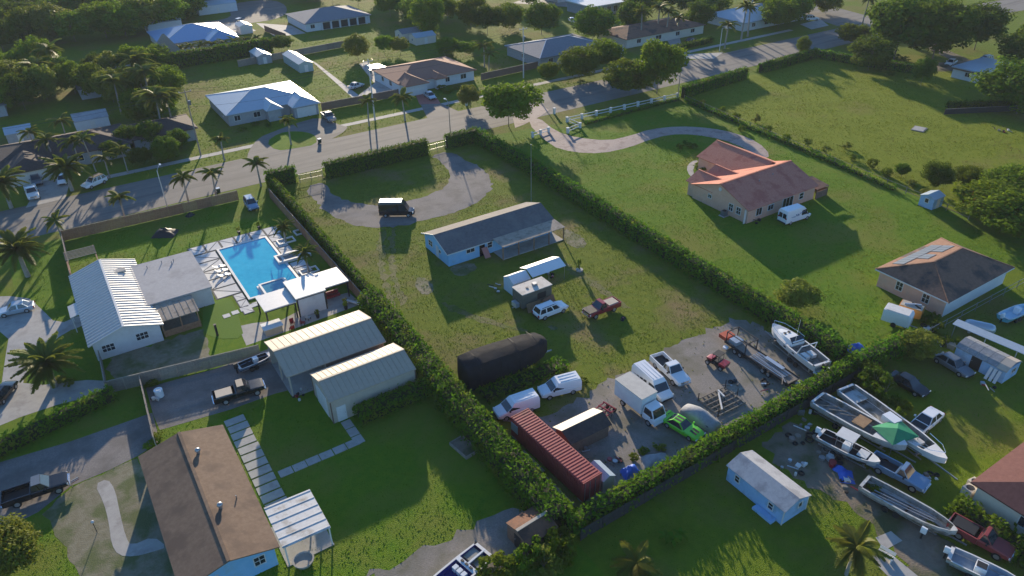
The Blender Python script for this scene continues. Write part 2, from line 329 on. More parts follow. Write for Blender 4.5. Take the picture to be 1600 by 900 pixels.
def door(t, side, pos, w_, h, a, b, m, z0=.02, name='door'):
    p = MB(); s0, s1 = pos-w_/2, pos+w_/2
    if side == 'S': p.box(s0, s1, -b-.05, -b+.02, z0, h)
    elif side == 'W': p.box(-a-.05, -a+.02, s0, s1, z0, h)
    elif side == 'N': p.box(s0, s1, b-.02, b+.05, z0, h)
    else: p.box(a-.02, a+.05, s0, s1, z0, h)
    o = p.build(name, m, t); k = MB()
    if side == 'S': k.box(s1-.18, s1-.1, -b-.09, -b-.05, 1.0, 1.08)
    elif side == 'W': k.box(-a-.09, -a-.05, s1-.18, s1-.1, 1.0, 1.08)
    elif side == 'N': k.box(s1-.18, s1-.1, b+.05, b+.09, 1.0, 1.08)
    else: k.box(a+.05, a+.09, s1-.18, s1-.1, 1.0, 1.08)
    k.build('handle', M['steel'], o); return o
def gable_roof(t, a, b, zw, zr, ax, oh, rm, seams=0, seam_m=None, ridge=None, cap=None, off=(0,0), t_=.12, rw=.06):
    """two sloping slabs; ax = ridge axis; zw height of wall top; returns parts"""
    r = ridge or 0.0; sl1 = (zr-zw)/((b if ax == 'x' else a)-r); sl2 = (zr-zw)/((b if ax == 'x' else a)+r)
    la = (a if ax == 'x' else b)+oh; outs = []
    for sg, sl in ((1, sl1), (-1, sl2)):
        e = (b if ax == 'x' else a)+oh; ze = zw-sl*oh
        P = (lambda s, q, z: (s+off[0], q+off[1], z)) if ax == 'x' else (lambda s, q, z: (q+off[0], s+off[1], z))
        quad = [P(-la, r, zr+.1), P(la, r, zr+.1), P(la, sg*e, ze+.1), P(-la, sg*e, ze+.1)]
        n = (Vector(quad[1])-Vector(quad[0])).cross(Vector(quad[2])-Vector(quad[0]))
        if n.z < 0: quad = quad[::-1]
        o = MB().slab(quad, t_).build('roof', rm, t); outs.append(o)
        if seams:
            m = MB(); k = int(2*la/seams)
            for i in range(k+1):
                s = -la+.03+(2*la-.06)*i/k
                m.bar(P(s, r+sg*.05, zr+.11), P(s, sg*e, ze+.12), rw, rw)
            tag(m.build('roof_rib', seam_m or rm, o), kind='stuff')
    if cap:
        P = (lambda s, q, z: (s+off[0], q+off[1], z)) if ax == 'x' else (lambda s, q, z: (q+off[0], s+off[1], z))
        MB().bar(P(-la-.01, r, zr+.11), P(la+.01, r, zr+.11), .3, .08).build('ridge_cap', cap, t)
    return outs
def gable_walls(t, a, b, zw, zr, ax, wm, ridge=0.0, z0=-.05):
    m = MB()
    if ax == 'x': prof = [(-b,z0),(b,z0),(b,zw),(ridge,zr),(-b,zw)]; m.loft([[(x,p[0],p[1]) for p in prof] for x in (-a,a)])
    else: prof = [(-a,z0),(a,z0),(a,zw),(ridge,zr),(-a,zw)]; m.loft([[(p[0],y,p[1]) for p in prof] for y in (b,-b)])
    return m.build('wall', wm, t)
def hip_roof(t, a, b, ze, zr, ra, rb, rm, oh=.5, off=(0,0), cap=None, name='roof'):
    """ra, rb: ridge end points in plan"""
    A, B = a+oh, b+oh; ox, oy = off
    c = [(-A,-B),(A,-B),(A,B),(-A,B)]; vs = [(x+ox,y+oy,ze-.02) for x,y in c]+[(x+ox,y+oy,ze-.18) for x,y in c]+[(ra[0]+ox,ra[1]+oy,zr),(rb[0]+ox,rb[1]+oy,zr)]
    if ra[1] == rb[1]: fs = [(0,1,9,8),(1,2,9),(2,3,8,9),(3,0,8)]
    else: fs = [(0,1,8),(1,2,9,8),(2,3,9),(3,0,8,9)]
    fs += [(7,6,5,4),(0,4,5,1),(1,5,6,2),(2,6,7,3),(3,7,4,0)]
    o = MB().add(vs, fs).build(name, rm, t)
    if cap:
        E = [(0,8),(3,8),(1,9),(2,9),(8,9)] if ra[1] == rb[1] else [(0,8),(1,8),(2,9),(3,9),(8,9)]
        for i, j in E: MB().bar(Vector(vs[i])+Vector((0,0,.02)), Vector(vs[j])+Vector((0,0,.03)), .22, .08).build('hip_cap', cap, o)
    return o
def house(name, label, u0, u1, v0, v1, cat='house', group=None):
    t = thing(name, label, cat, ((u0+u1)/2, (v0+v1)/2, 0), 0, group); return t, (u1-u0)/2, (v1-v0)/2
def boxwall(t, a, b, h, wm, off=(0,0), name='wall'): return MB().box(off[0]-a, off[0]+a, off[1]-b, off[1]+b, -.05, h).build(name, wm, t)
def vent(t, x, y, z):
    m = MB(); m.cyl((x,y,z-.2),.16,.45); m.blob((x,y,z+.42),.3,.3,.26,10,6); return m.build('turbine_vent', M['steel'], t, 40)
def pipe(t, x, y, z): return MB().cyl((x,y,z-.1),.06,.5,n=8).build('vent_pipe', M['steel'], t)

# --- brown shingle house with patio covers (lower left)
t, a, b = house('brown_roof_house', 'pale blue house with large brown shingle gable roof and two turbine vents', -2.3, 5.4, 49.2, 67.6)
gable_walls(t, a, b, 2.6, 3.6, 'y', WM['blue']); ro = gable_roof(t, a, b, 2.6, 3.6, 'y', .45, RM['brown'], cap=RM['brown'])
vent(t, 1.0, 5.6, 3.45); vent(t, 1.0, -3.0, 3.45); pipe(t, 2.6, -2.2, 3.0)
window(t, 'S', 2.4, 1.1, .9, 1.0, a, b, (2,2)); window(t, 'S', -1.8, 1.1, 1.2, 1.1, a, b, (2,2)); door(t, 'E', 2, .95, 2.1, a, b, M['white']); window(t, 'E', -5, 1.0, 1.4, 1.1, a, b, (2,2))
t, a, b = house('patio_cover', 'weathered white corrugated patio cover on thin posts beside brown roofed house', 6.0, 10.5, 48.4, 54.0, 'canopy')
cm = rmat('weathered_white_sheet',(.52,.52,.50),(.62,.62,.60),c3=(.30,.27,.23),scale3=.7,w3=(.5,.66),rough=.6,bump=0)
MB().slab([(-a,-b,2.6),(a,-b,2.42),(a,b,2.42),(-a,b,2.6)], .06).build('roof_sheet', cm, t)
for i in range(6): y = -b+.2+i*(2*b-.4)/5; MB().bar((-a,y,2.62),(a,y,2.44),.05,.05).build('rib', M['white'], t)
for x, y in ((a-.15,-b+.15),(a-.15,b-.15),(a-.15,0),(-a+.2,-b+.15)): MB().box(x-.06,x+.06,y-.06,y+.06,0,2.44).build('post', M['white'], t)
MB().box(-a, a, -b, b-.3, .004, .06).build('patio_slab', M['concrete'], t)
t, a, b = house('slatted_walkway', 'row of pale concrete slabs forming a walkway along brown roofed house', 6.4, 8.6, 54.2, 71.8, 'walkway')
for i in range(13): MB().box(-a, a, -b+i*1.355+.10, -b+i*1.355+1.22, 0, .07+.01*random.random()).build('slab', M['concrete'], t, rz=random.uniform(-.008,.008))
t, a, b = house('stepping_path', 'bent path of pale square stepping slabs across dark lawn to metal garage', 9.0, 18.6, 59.5, 64.4, 'path')
for i in range(6): MB().box(-a+i*1.5, -a+i*1.5+1.4, -b+.02, -b+1.1, 0, .05).build('slab', M['concrete'], t, rz=random.uniform(-.012,.012))
for i in range(3): MB().box(a-1.2, a-.1, -b+.1+i*1.5, -b+1.45+i*1.5, 0, .052).build('slab', M['concrete'], t, rz=random.uniform(-.012,.012))
# --- two tan metal garages
t, a, b = house('long_metal_garage', 'long open tan metal carport garage with low gable roof beside fence', 14.3, 26.4, 71.3, 79.3, 'garage')
gable_roof(t, a, b, 3.3, 4.4, 'x', .25, RM['tan'], cap=RM['tan'], seams=.75)
MB().box(-a+4.6, a, -b, -b+.12, 0, 3.2).build('wall', WM['brownw'], t); MB().box(a-.12, a, -b+.13, b, 0, 3.2).build('wall', WM['tan'], t); MB().box(-a+.2, a-.13, b-.12, b, 0, 3.2).build('wall', WM['tan'], t)
for x, y in ((-a+.1,-b+.1),(-a+.1,0),(-a+.1,b-.1),(-a+4.5,-b+.06)): MB().box(x-.08,x+.08,y-.08,y+.08,0,3.22).build('post', WM['tan'], t)
MB().box(-a, a, -b, b, .005, .03).build('floor_slab', M['concrete'], t)
t, a, b = house('tan_metal_garage', 'tan ribbed metal garage with roll-up door and pale side door', 16.7, 27.2, 64.3, 70.3, 'garage')
gable_walls(t, a, b, 3.15, 4.1, 'x', WM['tan']); gable_roof(t, a, b, 3.15, 4.1, 'x', .12, RM['tan'], cap=RM['tan'], seams=.6)
o = MB().box(-a-.06,-a+.02,-1.7,1.7,.02,2.7).build('roll_up_door', M['white'], t)
for i in range(6): MB().box(-a-.085,-a-.061,-1.65,1.65,.1+i*.44,.48+i*.44).build('door_panel', M['white'], o)
door(t, 'S', -a+1.1, 1.1, 2.1, a, b, M['white'])
for x in (-a,a):
    for y in (-b,b): MB().box(x-.06,x+.06,y-.06,y+.06,-.05,3.05).build('corner_trim', WM['brownw'], t)
# --- pool house
t, a, b = house('pool_house', 'grey house with white ribbed metal gable roof, flat grey extension and porch', -4.2, 4.2, 92.4, 112.2)
gable_walls(t, a-.2, b, 2.75, 4.0, 'y', WM['grey']); gable_roof(t, a-.2, b, 2.75, 4.0, 'y', .5, RM['whitem'], seams=.7, rw=.13, cap=M['white'])
window(t, 'S', -2.4, 1.0, 1.4, .95, a, b, (3,2)); window(t, 'S', 1.7, 1.2, 1.4, .95, a, b, (3,2))
cu, cv = 0.0, (92.4+112.2)/2
boxwall(t, 4.2, 5.9, 2.85, WM['grey'], (7.75-cu, 103.7-cv)); MB().box(3.2-cu,12.1-cu,97.3-cv,110.0-cv,2.86,3.06).build('flat_roof', RM['greyflat'], t)
for q in ((5.5,108),(7.6,108.4),(8.8,107.4),(9.2,108.0)): pipe(t, q[0]-cu, q[1]-cv, 3.1)
o = MB().slab([(4.1-cu,97.2-cv,2.86),(4.1-cu,92.9-cv,2.55),(9.2-cu,92.9-cv,2.55),(9.2-cu,97.2-cv,2.86)], .1).build('porch_roof', RM['taupe'], t)
for k in range(7): MB().bar((4.3-cu+k*.79,97.2-cv,2.88),(4.3-cu+k*.79,92.9-cv,2.57),.05,.04).build('batten', RM['taupe'], o)
MB().box(4.3-cu,9.0-cu,93.0-cv,93.12-cv,.02,.95).build('porch_rail', M['wood'], t)
for x in (4.35,6.7,8.9): MB().box(x-cu-.07,x-cu+.07,93.0-cv-.09,93.14-cv,0,2.56).build('post', M['wood'], t)
MB().box(4.25-cu,9.0-cu,93.14-cv,97.6-cv,.02,.2).build('porch_floor', M['woodgrey'], t)
MB().slab([(-5.6-cu,101.0-cv,2.42),(-4.3-cu,101.0-cv,2.70),(-4.3-cu,104.4-cv,2.70),(-5.6-cu,104.4-cv,2.42)],.1).build('entry_roof', RM['whitem'], t)
for y in (101.1,104.3): MB().box(-5.5-cu,-5.38-cu,y-cv-.06,y-cv+.06,0,2.4).build('post', M['white'], t)
m = MB(); m.box(1.3,2.7,5.6,6.7,3.45,3.75); m.build('skylight', M['concrete'], t)
# pergola frame by the fence
t, a, b = house('timber_frame', 'open timber pergola frame with slats behind white roofed pool house', -4.2, -.2, 114.2, 121.5, 'pergola')
for x in (-a,a):
    for y in (-b,b): MB().box(x-.07,x+.07,y-.07,y+.07,0,2.4).build('post', M['wood'], t)
    MB().box(x-.08,x+.08,-b-.2,b+.2,2.41,2.6).build('beam', M['wood'], t)
for i in range(7): MB().box(-a-.15,a+.15,b-.3-i*.45,b-.2-i*.45,2.61,2.7).build('slat', M['woodgrey'], t)
# --- pool
PX = lambda q: GL(q)
pool = [(16.6,113.6),(24.0,113.6),(24.0,107.7),(23.2,107.7),(22.9,105.2),(24.2,103.2),(24.2,97.4),(22.2,97.0),(22.2,94.6),(18.2,94.6),(16.0,97.0)]
pool = [(16.4,113.7),(24.2,113.7),(24.2,97.0),(22.4,97.0),(22.4,98.6),(18.4,98.6),(18.4,96.0),(16.4,96.0)]
t = thing('swimming_pool', 'swimming pool with bright blue water and white coping', 'pool', (20.3,105,0))
wm_ = mat('pool_water',(.03,.42,.60),.06,(.05,.50,.67),.8,bump=.015,bscale=3,spec=.6)
L = lambda p, z: [(x-20.3, y-105, z) for x, y in p]
MB().add(L(pool,.085), [tuple(range(len(pool)-1,-1,-1))]).build('water', wm_, t)
for i in range(len(pool)):
    p, q = pool[i], pool[(i+1) % len(pool)]; d = Vector((q[0]-p[0], q[1]-p[1], 0)).normalized()*.16
    MB().bar((p[0]-20.3-d.x, p[1]-105-d.y, .09+.002*(i%2)), (q[0]-20.3+d.x, q[1]-105+d.y, .09+.002*(i%2)), .34, .16).build('coping', M['white'], t)
t = thing('hot_tub', 'small square hot tub with raised white rim at end of pool', 'hot tub', (20.4,96.9,0))
MB().add([(-1.6,-1.4,.42),(1.6,-1.4,.42),(1.6,1.4,.42),(-1.6,1.4,.42)], [(0,1,2,3)]).build('water', mat('tub_water',(.06,.25,.36),.06,(.09,.30,.40),1), t)
for q in ((-1.9,1.9,-1.7,-1.4),(-1.9,1.9,1.4,1.7),(-1.9,-1.6,-1.399,1.399),(1.6,1.9,-1.399,1.399)): MB().box(*q, 0, .5).build('rim', M['white'], t)
t = thing('sunken_lounge', 'sunken stone lounge with steps and white rim cutting into pool edge', 'seating', (25.3,104.6,0))
for q in ((-2.2,3.0,-1.3,-.95),(-2.2,3.0,.95,1.3),(-2.2,-1.85,-.949,.949),(2.65,3.0,-.949,.949)): MB().box(*q, 0, .45).build('rim', M['white'], t)
MB().box(-1.84,2.64,-.94,.94,.1,.13).build('floor', mat('dark_stone',(.20,.19,.19),.85,(.26,.25,.24),3), t)
for i in range(3): MB().box(1.3+i*.45,1.3+i*.45+.43,-.93,.93,.131,.2+i*.09).build('step', mat('mid_stone',(.36,.34,.33),.85,(.42,.4,.38),3), t)
# deck slabs: white stone triangles with dark joints
deck = thing('pool_deck', 'white stone pool deck of angular slabs with dark joints', 'deck', (20,105,0))
jm = mat('dark_joint',(.10,.10,.095),.9,(.13,.13,.12),4)
st = mat('deck_stone',(.55,.545,.53),.8,(.61,.60,.58),2,rand=.05)
def deckrow(x0, x1, y0, y1, n, along):
    MB().box(x0-20,x1-20,y0-105,y1-105,.005,.03+random.random()*.004).build('joint_bed', jm, deck)
    g = .08
    for i in range(n):
        for h in (0, 1):
            if along == 'x':
                s0 = x0+(x1-x0)*i/n+g; s1 = x0+(x1-x0)*(i+1)/n-g; P = [(s0,y0+g),(s1,y0+g),(s1,y1-g),(s0,y1-g)]
            else:
                s0 = y0+(y1-y0)*i/n+g; s1 = y0+(y1-y0)*(i+1)/n-g; P = [(x0+g,s0),(x1-g,s0),(x1-g,s1),(x0+g,s1)]
            if i % 2: tri = [P[0],P[1],P[2]] if h == 0 else [P[0],P[2],P[3]]
            else: tri = [P[0],P[1],P[3]] if h == 0 else [P[1],P[2],P[3]]
            c = np.mean(np.array(tri),0); tri = [tuple(c+(np.array(p)-c)*.88) for p in tri]
            MB().prism([(p[0]-20,p[1]-105) for p in tri], .031, .062).build('deck_slab', st, deck)
deckrow(12.4,27.0,113.9,117.0,6,'x'); deckrow(24.45,26.6,106.2,113.8,3,'y'); deckrow(24.45,27.0,94.4,103.0,4,'y'); deckrow(12.4,16.15,98.6,113.8,5,'y'); deckrow(14.6,16.1,92.4,98.5,3,'y'); deckrow(16.2,24.4,93.6,94.9,5,'x')
sheet('artificial_turf', smooth_poly(GL([(318,478),(358,462),(368,480),(374,500),(382,528),(340,530),(318,520),(316,500)]),1), M['turf'], .018)
sheet('patio', GL([(372,510),(385,540),(470,510),(565,475),(545,457),(500,468),(440,500),(395,505)]), M['concrete'], .012)
t = thing('stepping_stones', 'four square white stepping stones set in bright turf', 'path', (14.0,93.6,0))
for i in range(4): MB().box(-2.0+i*1.25,-1.05+i*1.25,-.5+i*.18,.45+i*.18,.012,.05).build('stone', st, t)
# cabanas
def cabana(label, u0, u1, v0, v1, z, wall=None):
    t, a, b = house('cabana', label, u0, u1, v0, v1, 'cabana', None)
    MB().box(-a-.2,a+.2,-b-.2,b+.2,z,z+.16).build('roof', M['white'], t); MB().box(-a-.1,a+.1,-b-.1,b+.1,z-.2,z-.002).build('beam', M['black'], t)
    for x in (-a,a):
        for y in (-b,b): MB().box(x-.09,x+.09,y-.09,y+.09,0,z-.15).build('post', M['black'], t)
    if wall: MB().box(-a+.1,a-.1,-b-.05,-b+.05,0.02,z-.25).build('screen_wall', wall, t)
    return t, a, b
cabana('white flat cabana roof over outdoor dining by grey walled cabana', 16.6,20.6,87.6,91.6,2.5)
cabana('tall white flat roofed cabana with grey back wall', 20.9,24.8,87.4,92.4,3.0, WM['grey'])
t, a, b = cabana('white flat roofed cabana sheltering red seating', 25.2,28.6,88.6,92.8,2.6)
t = thing('outdoor_sofa', 'red cushioned outdoor sofa under white cabana', 'sofa', (26.6,89.9,0))
MB().box(-1,1,-.4,.4,.1,.45).build('seat', M['carred'], t); MB().box(-1,1,.28,.45,.451,.85).build('backrest', M['carred'], t)
t, a, b = house('bar_counter', 'outdoor bar with white top and tan base', 15.4,18.0,85.3,87.2,'counter')
MB().box(-a+.15,a-.15,-b+.15,b-.15,0,1.0).build('base', WM['tan'], t); MB().box(-a,a,-b,b,1.001,1.1).build('top', M['white'], t)
for k, (x, y, c_) in enumerate(((19.4,86.2,'carred'),(20.6,85.4,'carred'),(21.6,86.2,'carsilver'),(18.9,84.9,'carred'))):
    t = thing('patio_chair', 'patio chair standing near outdoor bar counter' if c_ == 'carred' else 'pale folded lounge chair by bar counter', 'chair', (x,y,0), k*1.1, 'red patio chairs' if c_=='carred' else None)
    if c_ == 'carred': t['label'] = 'small red patio chair near outdoor bar counter'
    MB().box(-.28,.28,-.28,.28,.4,.47).build('seat', M[c_], t); MB().box(-.28,.28,.24,.3,.471,.95).build('backrest', M[c_], t)
    for sx in (-.24,.24):
        for sy in (-.24,.24): MB().box(sx-.03,sx+.03,sy-.03,sy+.03,0,.4).build('leg', M['black'], t)
for k in range(3):
    p = G(*[(343,419),(347,425),(351,432)][k]); t = thing('sun_lounger', 'curved white sun lounger beside swimming pool', 'lounger', (p[0],p[1],.05), R_(-2), 'white pool loungers')
    prof = [(-.95,.55),(-.6,.28),(-.2,.18),(.2,.34),(.55,.2),(.95,.16)]
    MB().loft([[(x,-.32,z-.04),(x,.32,z-.04),(x,.32,z+.05),(x,-.32,z+.05)] for x,z in prof]).build('shell', M['white'], t)
    MB().box(-.5,-.3,-.25,.25,-.03,.2).build('foot', M['white'], t); MB().box(.45,.6,-.25,.25,-.03,.18).build('foot', M['white'], t)
# --- blue house in the middle
t, a, b = house('sky_blue_house', 'long sky blue house with dark shingle gable roof and rear timber porch', 44.6, 64.0, 87.9, 95.6)
gable_walls(t, a, b, 2.45, 3.85, 'x', WM['blue']); gable_roof(t, a, b, 2.45, 3.85, 'x', .4, RM['slate'])
for sg in (-1,1): MB().bar((-a-.42, sg*(b+.42), 2.42),(-a-.42,0,3.94),.04,.16).build('barge_board', M['white'], t)
MB().box(-a-.4,-a+7.2,-b-.45,-b-.40,2.22,2.36).build('fascia', M['white'], t)
window(t,'W',1.9,1.1,1.2,.9,a,b,(2,2)); window(t,'W',-1.2,1.2,.5,.5,a,b); door(t,'W',-.3,.85,2.05,a,b,WM['grey'])
window(t,'S',-a+3.9,1.3,1.4,.6,a,b,(2,1)); door(t,'S',-a+6.0,.95,2.05,a,b,M['blackpaint']); window(t,'S',-a+7.4,1.1,.8,.9,a,b,(1,2)); window(t,'S',-a+11,1.0,1.5,1.1,a,b,(2,2)); door(t,'S',-a+14.5,1.6,2.05,a,b,WM['palewall'])
lo = (-a+7.8, a+.3)
MB().slab([(lo[0],-b-3.2,2.40),(lo[1],-b-3.2,2.40),(lo[1],-b-.3,2.62),(lo[0],-b-.3,2.62)],.08).build('porch_roof', RM['taupe'], t)
for k in range(5): x = lo[0]+.15+k*(lo[1]-lo[0]-.3)/4; MB().box(x-.07,x+.07,-b-3.1,-b-2.96,0,2.32).build('post', M['wood'], t)
MB().box(lo[0]+.2,lo[1]-.2,-b-3.05,-b-.02,0,.12).build('porch_floor', M['concrete'], t)
o = MB().slab([(-a+5.7,-b-.35,1.6),(-a+6.7,-b-.35,1.6),(-a+6.9,-b-1.1,.02),(-a+5.9,-b-1.1,.02)][::-1],.06).build('leaning_board', mat('pink_board',(.45,.20,.17),.8), t)
o['label'] = 'pinkish board leaning on the wall'
# --- peach house
t, a, b = house('terracotta_house', 'peach stucco house with terracotta tile roof, gabled wings and paved loop drive', 92.7, 109.8, 72.0, 84.6)
gable_walls(t, a, b, 2.7, 5.0, 'x', WM['peach']); gable_roof(t, a, b, 2.7, 5.0, 'x', .45, RM['terra'], cap=RM['terra'])
cu, cv = (92.7+109.8)/2, (72+84.6)/2
def wing(u0,u1,v0,v1,zw,zr):
    A,B = (u1-u0)/2,(v1-v0)/2; ox,oy = (u0+u1)/2-cu,(v0+v1)/2-cv
    prof = [(-A,-.05),(A,-.05),(A,zw),(0,zr),(-A,zw)]; MB().loft([[(p[0]+ox,y+oy,p[1]) for p in prof] for y in (B,-B)]).build('wall', WM['peach'], t)
    gable_roof(t, A, B, zw, zr, 'y', .35, RM['terra'], cap=RM['terra'], off=(ox,oy))
wing(102.8,112.4,80.5,93.4,2.7,4.75); wing(98.2,101.6,81,86.2,3.0,3.95); wing(93.0,98.2,80.5,86.2,2.72,3.98)
for p, z in ((-3.6,1.0),(-5.3,1.0)): window(t,'W',p+1.0,z,.85,1.2,a,b,(2,2))
window(t,'W',2.3,1.5,.7,.6,a,b,(2,1)); window(t,'S',-a+2.7,.9,1.3,1.3,a,b,(2,1)); window(t,'S',-a+5.6,1.1,1.3,.9,a,b,(2,1)); window(t,'S',-a+10,.1,2.6,2.1,a,b,(3,1)); window(t,'S',-a+13.5,1.0,1.0,1.1,a,b,(1,2))
MB().box(-a-.5,-a-.05,-b+.25,-b+.35,0,2.6).build('downpipe', M['white'], t); MB().blob((-a-.06,.2,3.9),.05,.35,.35).build('gable_disc', M['white'], t); pipe(t,-1.5,-2,4.3); pipe(t,2.4,-1.6,4.4)
t = thing('air_conditioner', 'round topped grey air conditioner on slab by peach wall', 'air conditioner', (91.9,76.3,0)); MB().box(-.7,.7,-.6,.6,0,.08).build('slab', M['concrete'], t); MB().box(-.42,.42,-.42,.42,.081,.95).build('body', M['cargrey'], t); MB().cyl((0,0,.951),.36,.05).build('fan_grille', M['black'], t)
t, a, b = house('screened_lean_to', 'dark lean-to shelter at corner of terracotta roofed house', 109.9, 113.2, 71.6, 75.4, 'shelter')
MB().slab([(-a,-b,1.9),(a,-b,1.9),(a,b,2.4),(-a,b,2.4)],.08).build('roof', RM['hipb'], t); MB().box(-a+.1,a-.1,-b+.1,-b+.18,0,1.3).build('wall', WM['brownw'], t); MB().box(a-.18,a-.1,-b+.19,b-.1,0,1.5).build('wall', WM['brownw'], t)
for x in (-a+.15,a-.14): MB().box(x-.06,x+.06,-b+.02,-b+.09,0,1.85).build('post', WM['brownw'], t)
# --- brown hip house with solar panels
t, a, b = house('solar_panel_house', 'peach and white house with dark brown hip roof carrying solar panels', 92.9, 108.2, 38.1, 47.9)
boxwall(t, a, b, 2.75, WM['peach']); MB().box(-a-.001,a+.004,-b-.02,-b-.002,-.05,2.7).build('south_wall', WM['palewall'], t)
o = hip_roof(t, a, b, 2.8, 5.0, (-3.6,0), (3.2,0), RM['hipb'], .55, cap=RM['hipb'])
MB().box(-a-.60,-a-.555,-b-.5,b+.5,2.60,2.76).build('fascia', M['white'], t); MB().box(-a-.5,a+.5,-b-.60,-b-.555,2.60,2.76).build('fascia', M['white'], t)
window(t,'W',1.7,.95,.9,1.25,a,b,(2,2)); window(t,'W',-2.2,.95,.9,1.25,a,b,(2,2))
sm = mat('solar_panel',(.16,.17,.19),.35,spec=.7); sl = (5.0-2.78)/(b+.55)
for r, (x0, n) in enumerate(((-5.6,9),(-2.6,2),(-.2,3))):
    if r == 2: r = 1; x0 = .9
    for k in range(n):
        if r == 1: y0, y1 = 1.45, 2.95
        else: y0, y1 = 3.05, 4.6
        x = x0+k*1.08; z = lambda y: 5.0-sl*y+.08
        f = MB().slab([(x,y0,z(y0)),(x+1.02,y0,z(y0)),(x+1.02,y1,z(y1)),(x,y1,z(y1))],.05).build('solar_panel', sm, t)
# --- blue garden shed (lower right)
t, a, b = house('blue_garden_shed', 'pale blue shed with grey shingle gable roof and white trimmed windows', 47.0, 50.5, 26.7, 33.7, 'shed')
gable_walls(t, a, b, 1.95, 2.6, 'y', WM['shed']); gable_roof(t, a, b, 1.95, 2.6, 'y', .18, RM['shedgrey'], t_=.08)
window(t,'W',2.2,.85,.5,.75,a,b,(1,2)); window(t,'W',-2.0,.85,.5,.75,a,b,(1,2)); window(t,'S',.6,1.1,.45,.6,a,b)
for x in (-a,a): MB().box(x-.05,x+.05,-b-.05,-b+.05,0,1.95).build('corner_trim', M['white'], t)
MB().box(-a-.8,-a-.06,-b+.6,-b+2.9,0,.3).build('step', WM['shed'], t)
# --- container and neighbours
t = thing('shipping_container', 'red corrugated forty foot shipping container on blocks', 'container', (33.75,45.4,0), R_(3.0))
rc = mat('container_red',(.33,.045,.045),.6,(.38,.065,.06),1.2,c3=(.24,.045,.04),scale3=.8,w3=(.52,.72))
MB().box(-1.2,1.2,-6.0,6.0,.25,2.75).build('body', rc, t)
for nm, sgn in (('side_rib',-1),('side_rib',1)):
    m = MB()
    for k in range(40): y = -5.85+k*.3; m.box(sgn*1.2-(.045 if sgn<0 else 0),sgn*1.2+(.045 if sgn>0 else 0),y-.07,y+.07,.4,2.62)
    tag(m.build(nm, rc, t), kind='stuff')
for k in range(30): MB().box(-1.14,1.14,-5.85+k*.395,-5.85+k*.395+.2,2.751,2.80).build('roof_rib', rc, t)
for y in (-6.03,5.93): MB().box(-1.24,1.24,y,y+.1,2.65,2.82).build('end_rail', rc, t)
for x in (-1.0,-.35,.35,1.0): MB().cyl((x,-6.06,.35),.03,2.3,n=6).build('lock_rod', M['steel'], t)
for x in (-1,1):
    for y in (-5.5,5.5): MB().box(x-.2,x+.2,y-.3,y+.3,0,.25).build('block', M['concrete'], t)
MB().box(-1.27,-1.21,4.7,5.9,1.2,2.3).build('side_hatch', M['carsilver'], t)
for k, (x, y0, y1) in enumerate(((31.8,39.6,44.6),(32.0,44.9,48.6),(31.5,49,52.4))):
    t = thing('stacked_plank', 'long grey plank lying on blocks beside red container', 'plank', (x,(y0+y1)/2,0), R_(2), 'planks along the container'); MB().box(-.17,.17,-(y1-y0)/2,(y1-y0)/2,.12,.22).build('board', M['woodgrey'], t)
    for s in (-1,1): MB().box(-.2,.2,s*1.2-.1,s*1.2+.1,0,.12).build('block', M['concrete'], t)
for k in range(2):
    t = thing('ramp_plank', 'pale ramp board on ground before red container doors', 'plank', (34.0+k*.3,38.3-k*.75,0), R_(4), 'ramp boards before the container'); MB().box(-1.5,1.5,-.22,.22,0,.16).build('board', M['woodgrey'], t); MB().box(-1.5,1.5,-.26,-.22,0,.2).build('edge', M['steel'], t)
t, a, b = house('lean_shed', 'low shed with cream and black gable roof beside red container', 36.0, 41.1, 45.4, 48.2, 'shed')
gable_walls(t, a, b, 1.75, 2.35, 'x', WM['brownw']); o1, o2 = gable_roof(t, a, b, 1.75, 2.35, 'x', .25, RM['dark'], t_=.06); o1.data.materials[0] = mat('cream_sheet',(.60,.55,.44),.7,(.66,.61,.5),1.5)
o1['label'] = 'cream roof slope'
t, a, b = house('small_metal_locker', 'small grey gabled locker at end of red container', 35.5, 36.9, 39.4, 41.8, 'locker')
gable_walls(t, a, b, 1.5, 1.9, 'y', WM['greyw']); gable_roof(t, a, b, 1.5, 1.9, 'y', .1, RM['bluem'], t_=.05)
# rust shed bottom
t = thing('rusty_shed', 'small rusty sheet metal shed under hedge by gravel drive', 'shed', (26.3,38.6,0), R_(4)); a, b = 1.7, 1.6
gable_walls(t, a, b, 1.9, 2.4, 'x', WM['brownw']); gable_roof(t, a, b, 1.9, 2.4, 'x', .1, RM['rust'], t_=.04, cap=WM['tan']); door(t,'W',0,.9,1.7,a,b,M['black'])
# --- carport tents, flat trailer
bl = mat('blue_tarp_pale',(.55,.63,.70),.5,(.60,.68,.75),1); wt = mat('white_tarp',(.74,.75,.75),.5,(.68,.70,.71),1)
t, a, b = house('carport_tent', 'long white gabled carport tent on thin poles behind blue house', 51.2, 57.0, 74.8, 78.0, 'tent')
gable_roof(t, a, b, 2.3, 2.95, 'x', .08, wt, t_=.03)
for x in (-a+.1,0,a-.1):
    for y in (-b+.05,b-.05): MB().cyl((x,y,0),.035,2.32,n=6).build('pole', M['steel'], t)
t, a, b = house('enclosed_tent', 'closed pale tarp garage tent joined to carport tent', 48.1, 51.0, 75.1, 77.7, 'tent')
gable_walls(t, a, b, 2.0, 2.75, 'x', bl); gable_roof(t, a, b, 2.0, 2.75, 'x', .06, wt, t_=.03)
t, a, b = house('food_trailer', 'boxy dark trailer with flat cream roof and rooftop vent', 46.9, 51.8, 71.0, 73.5, 'trailer')
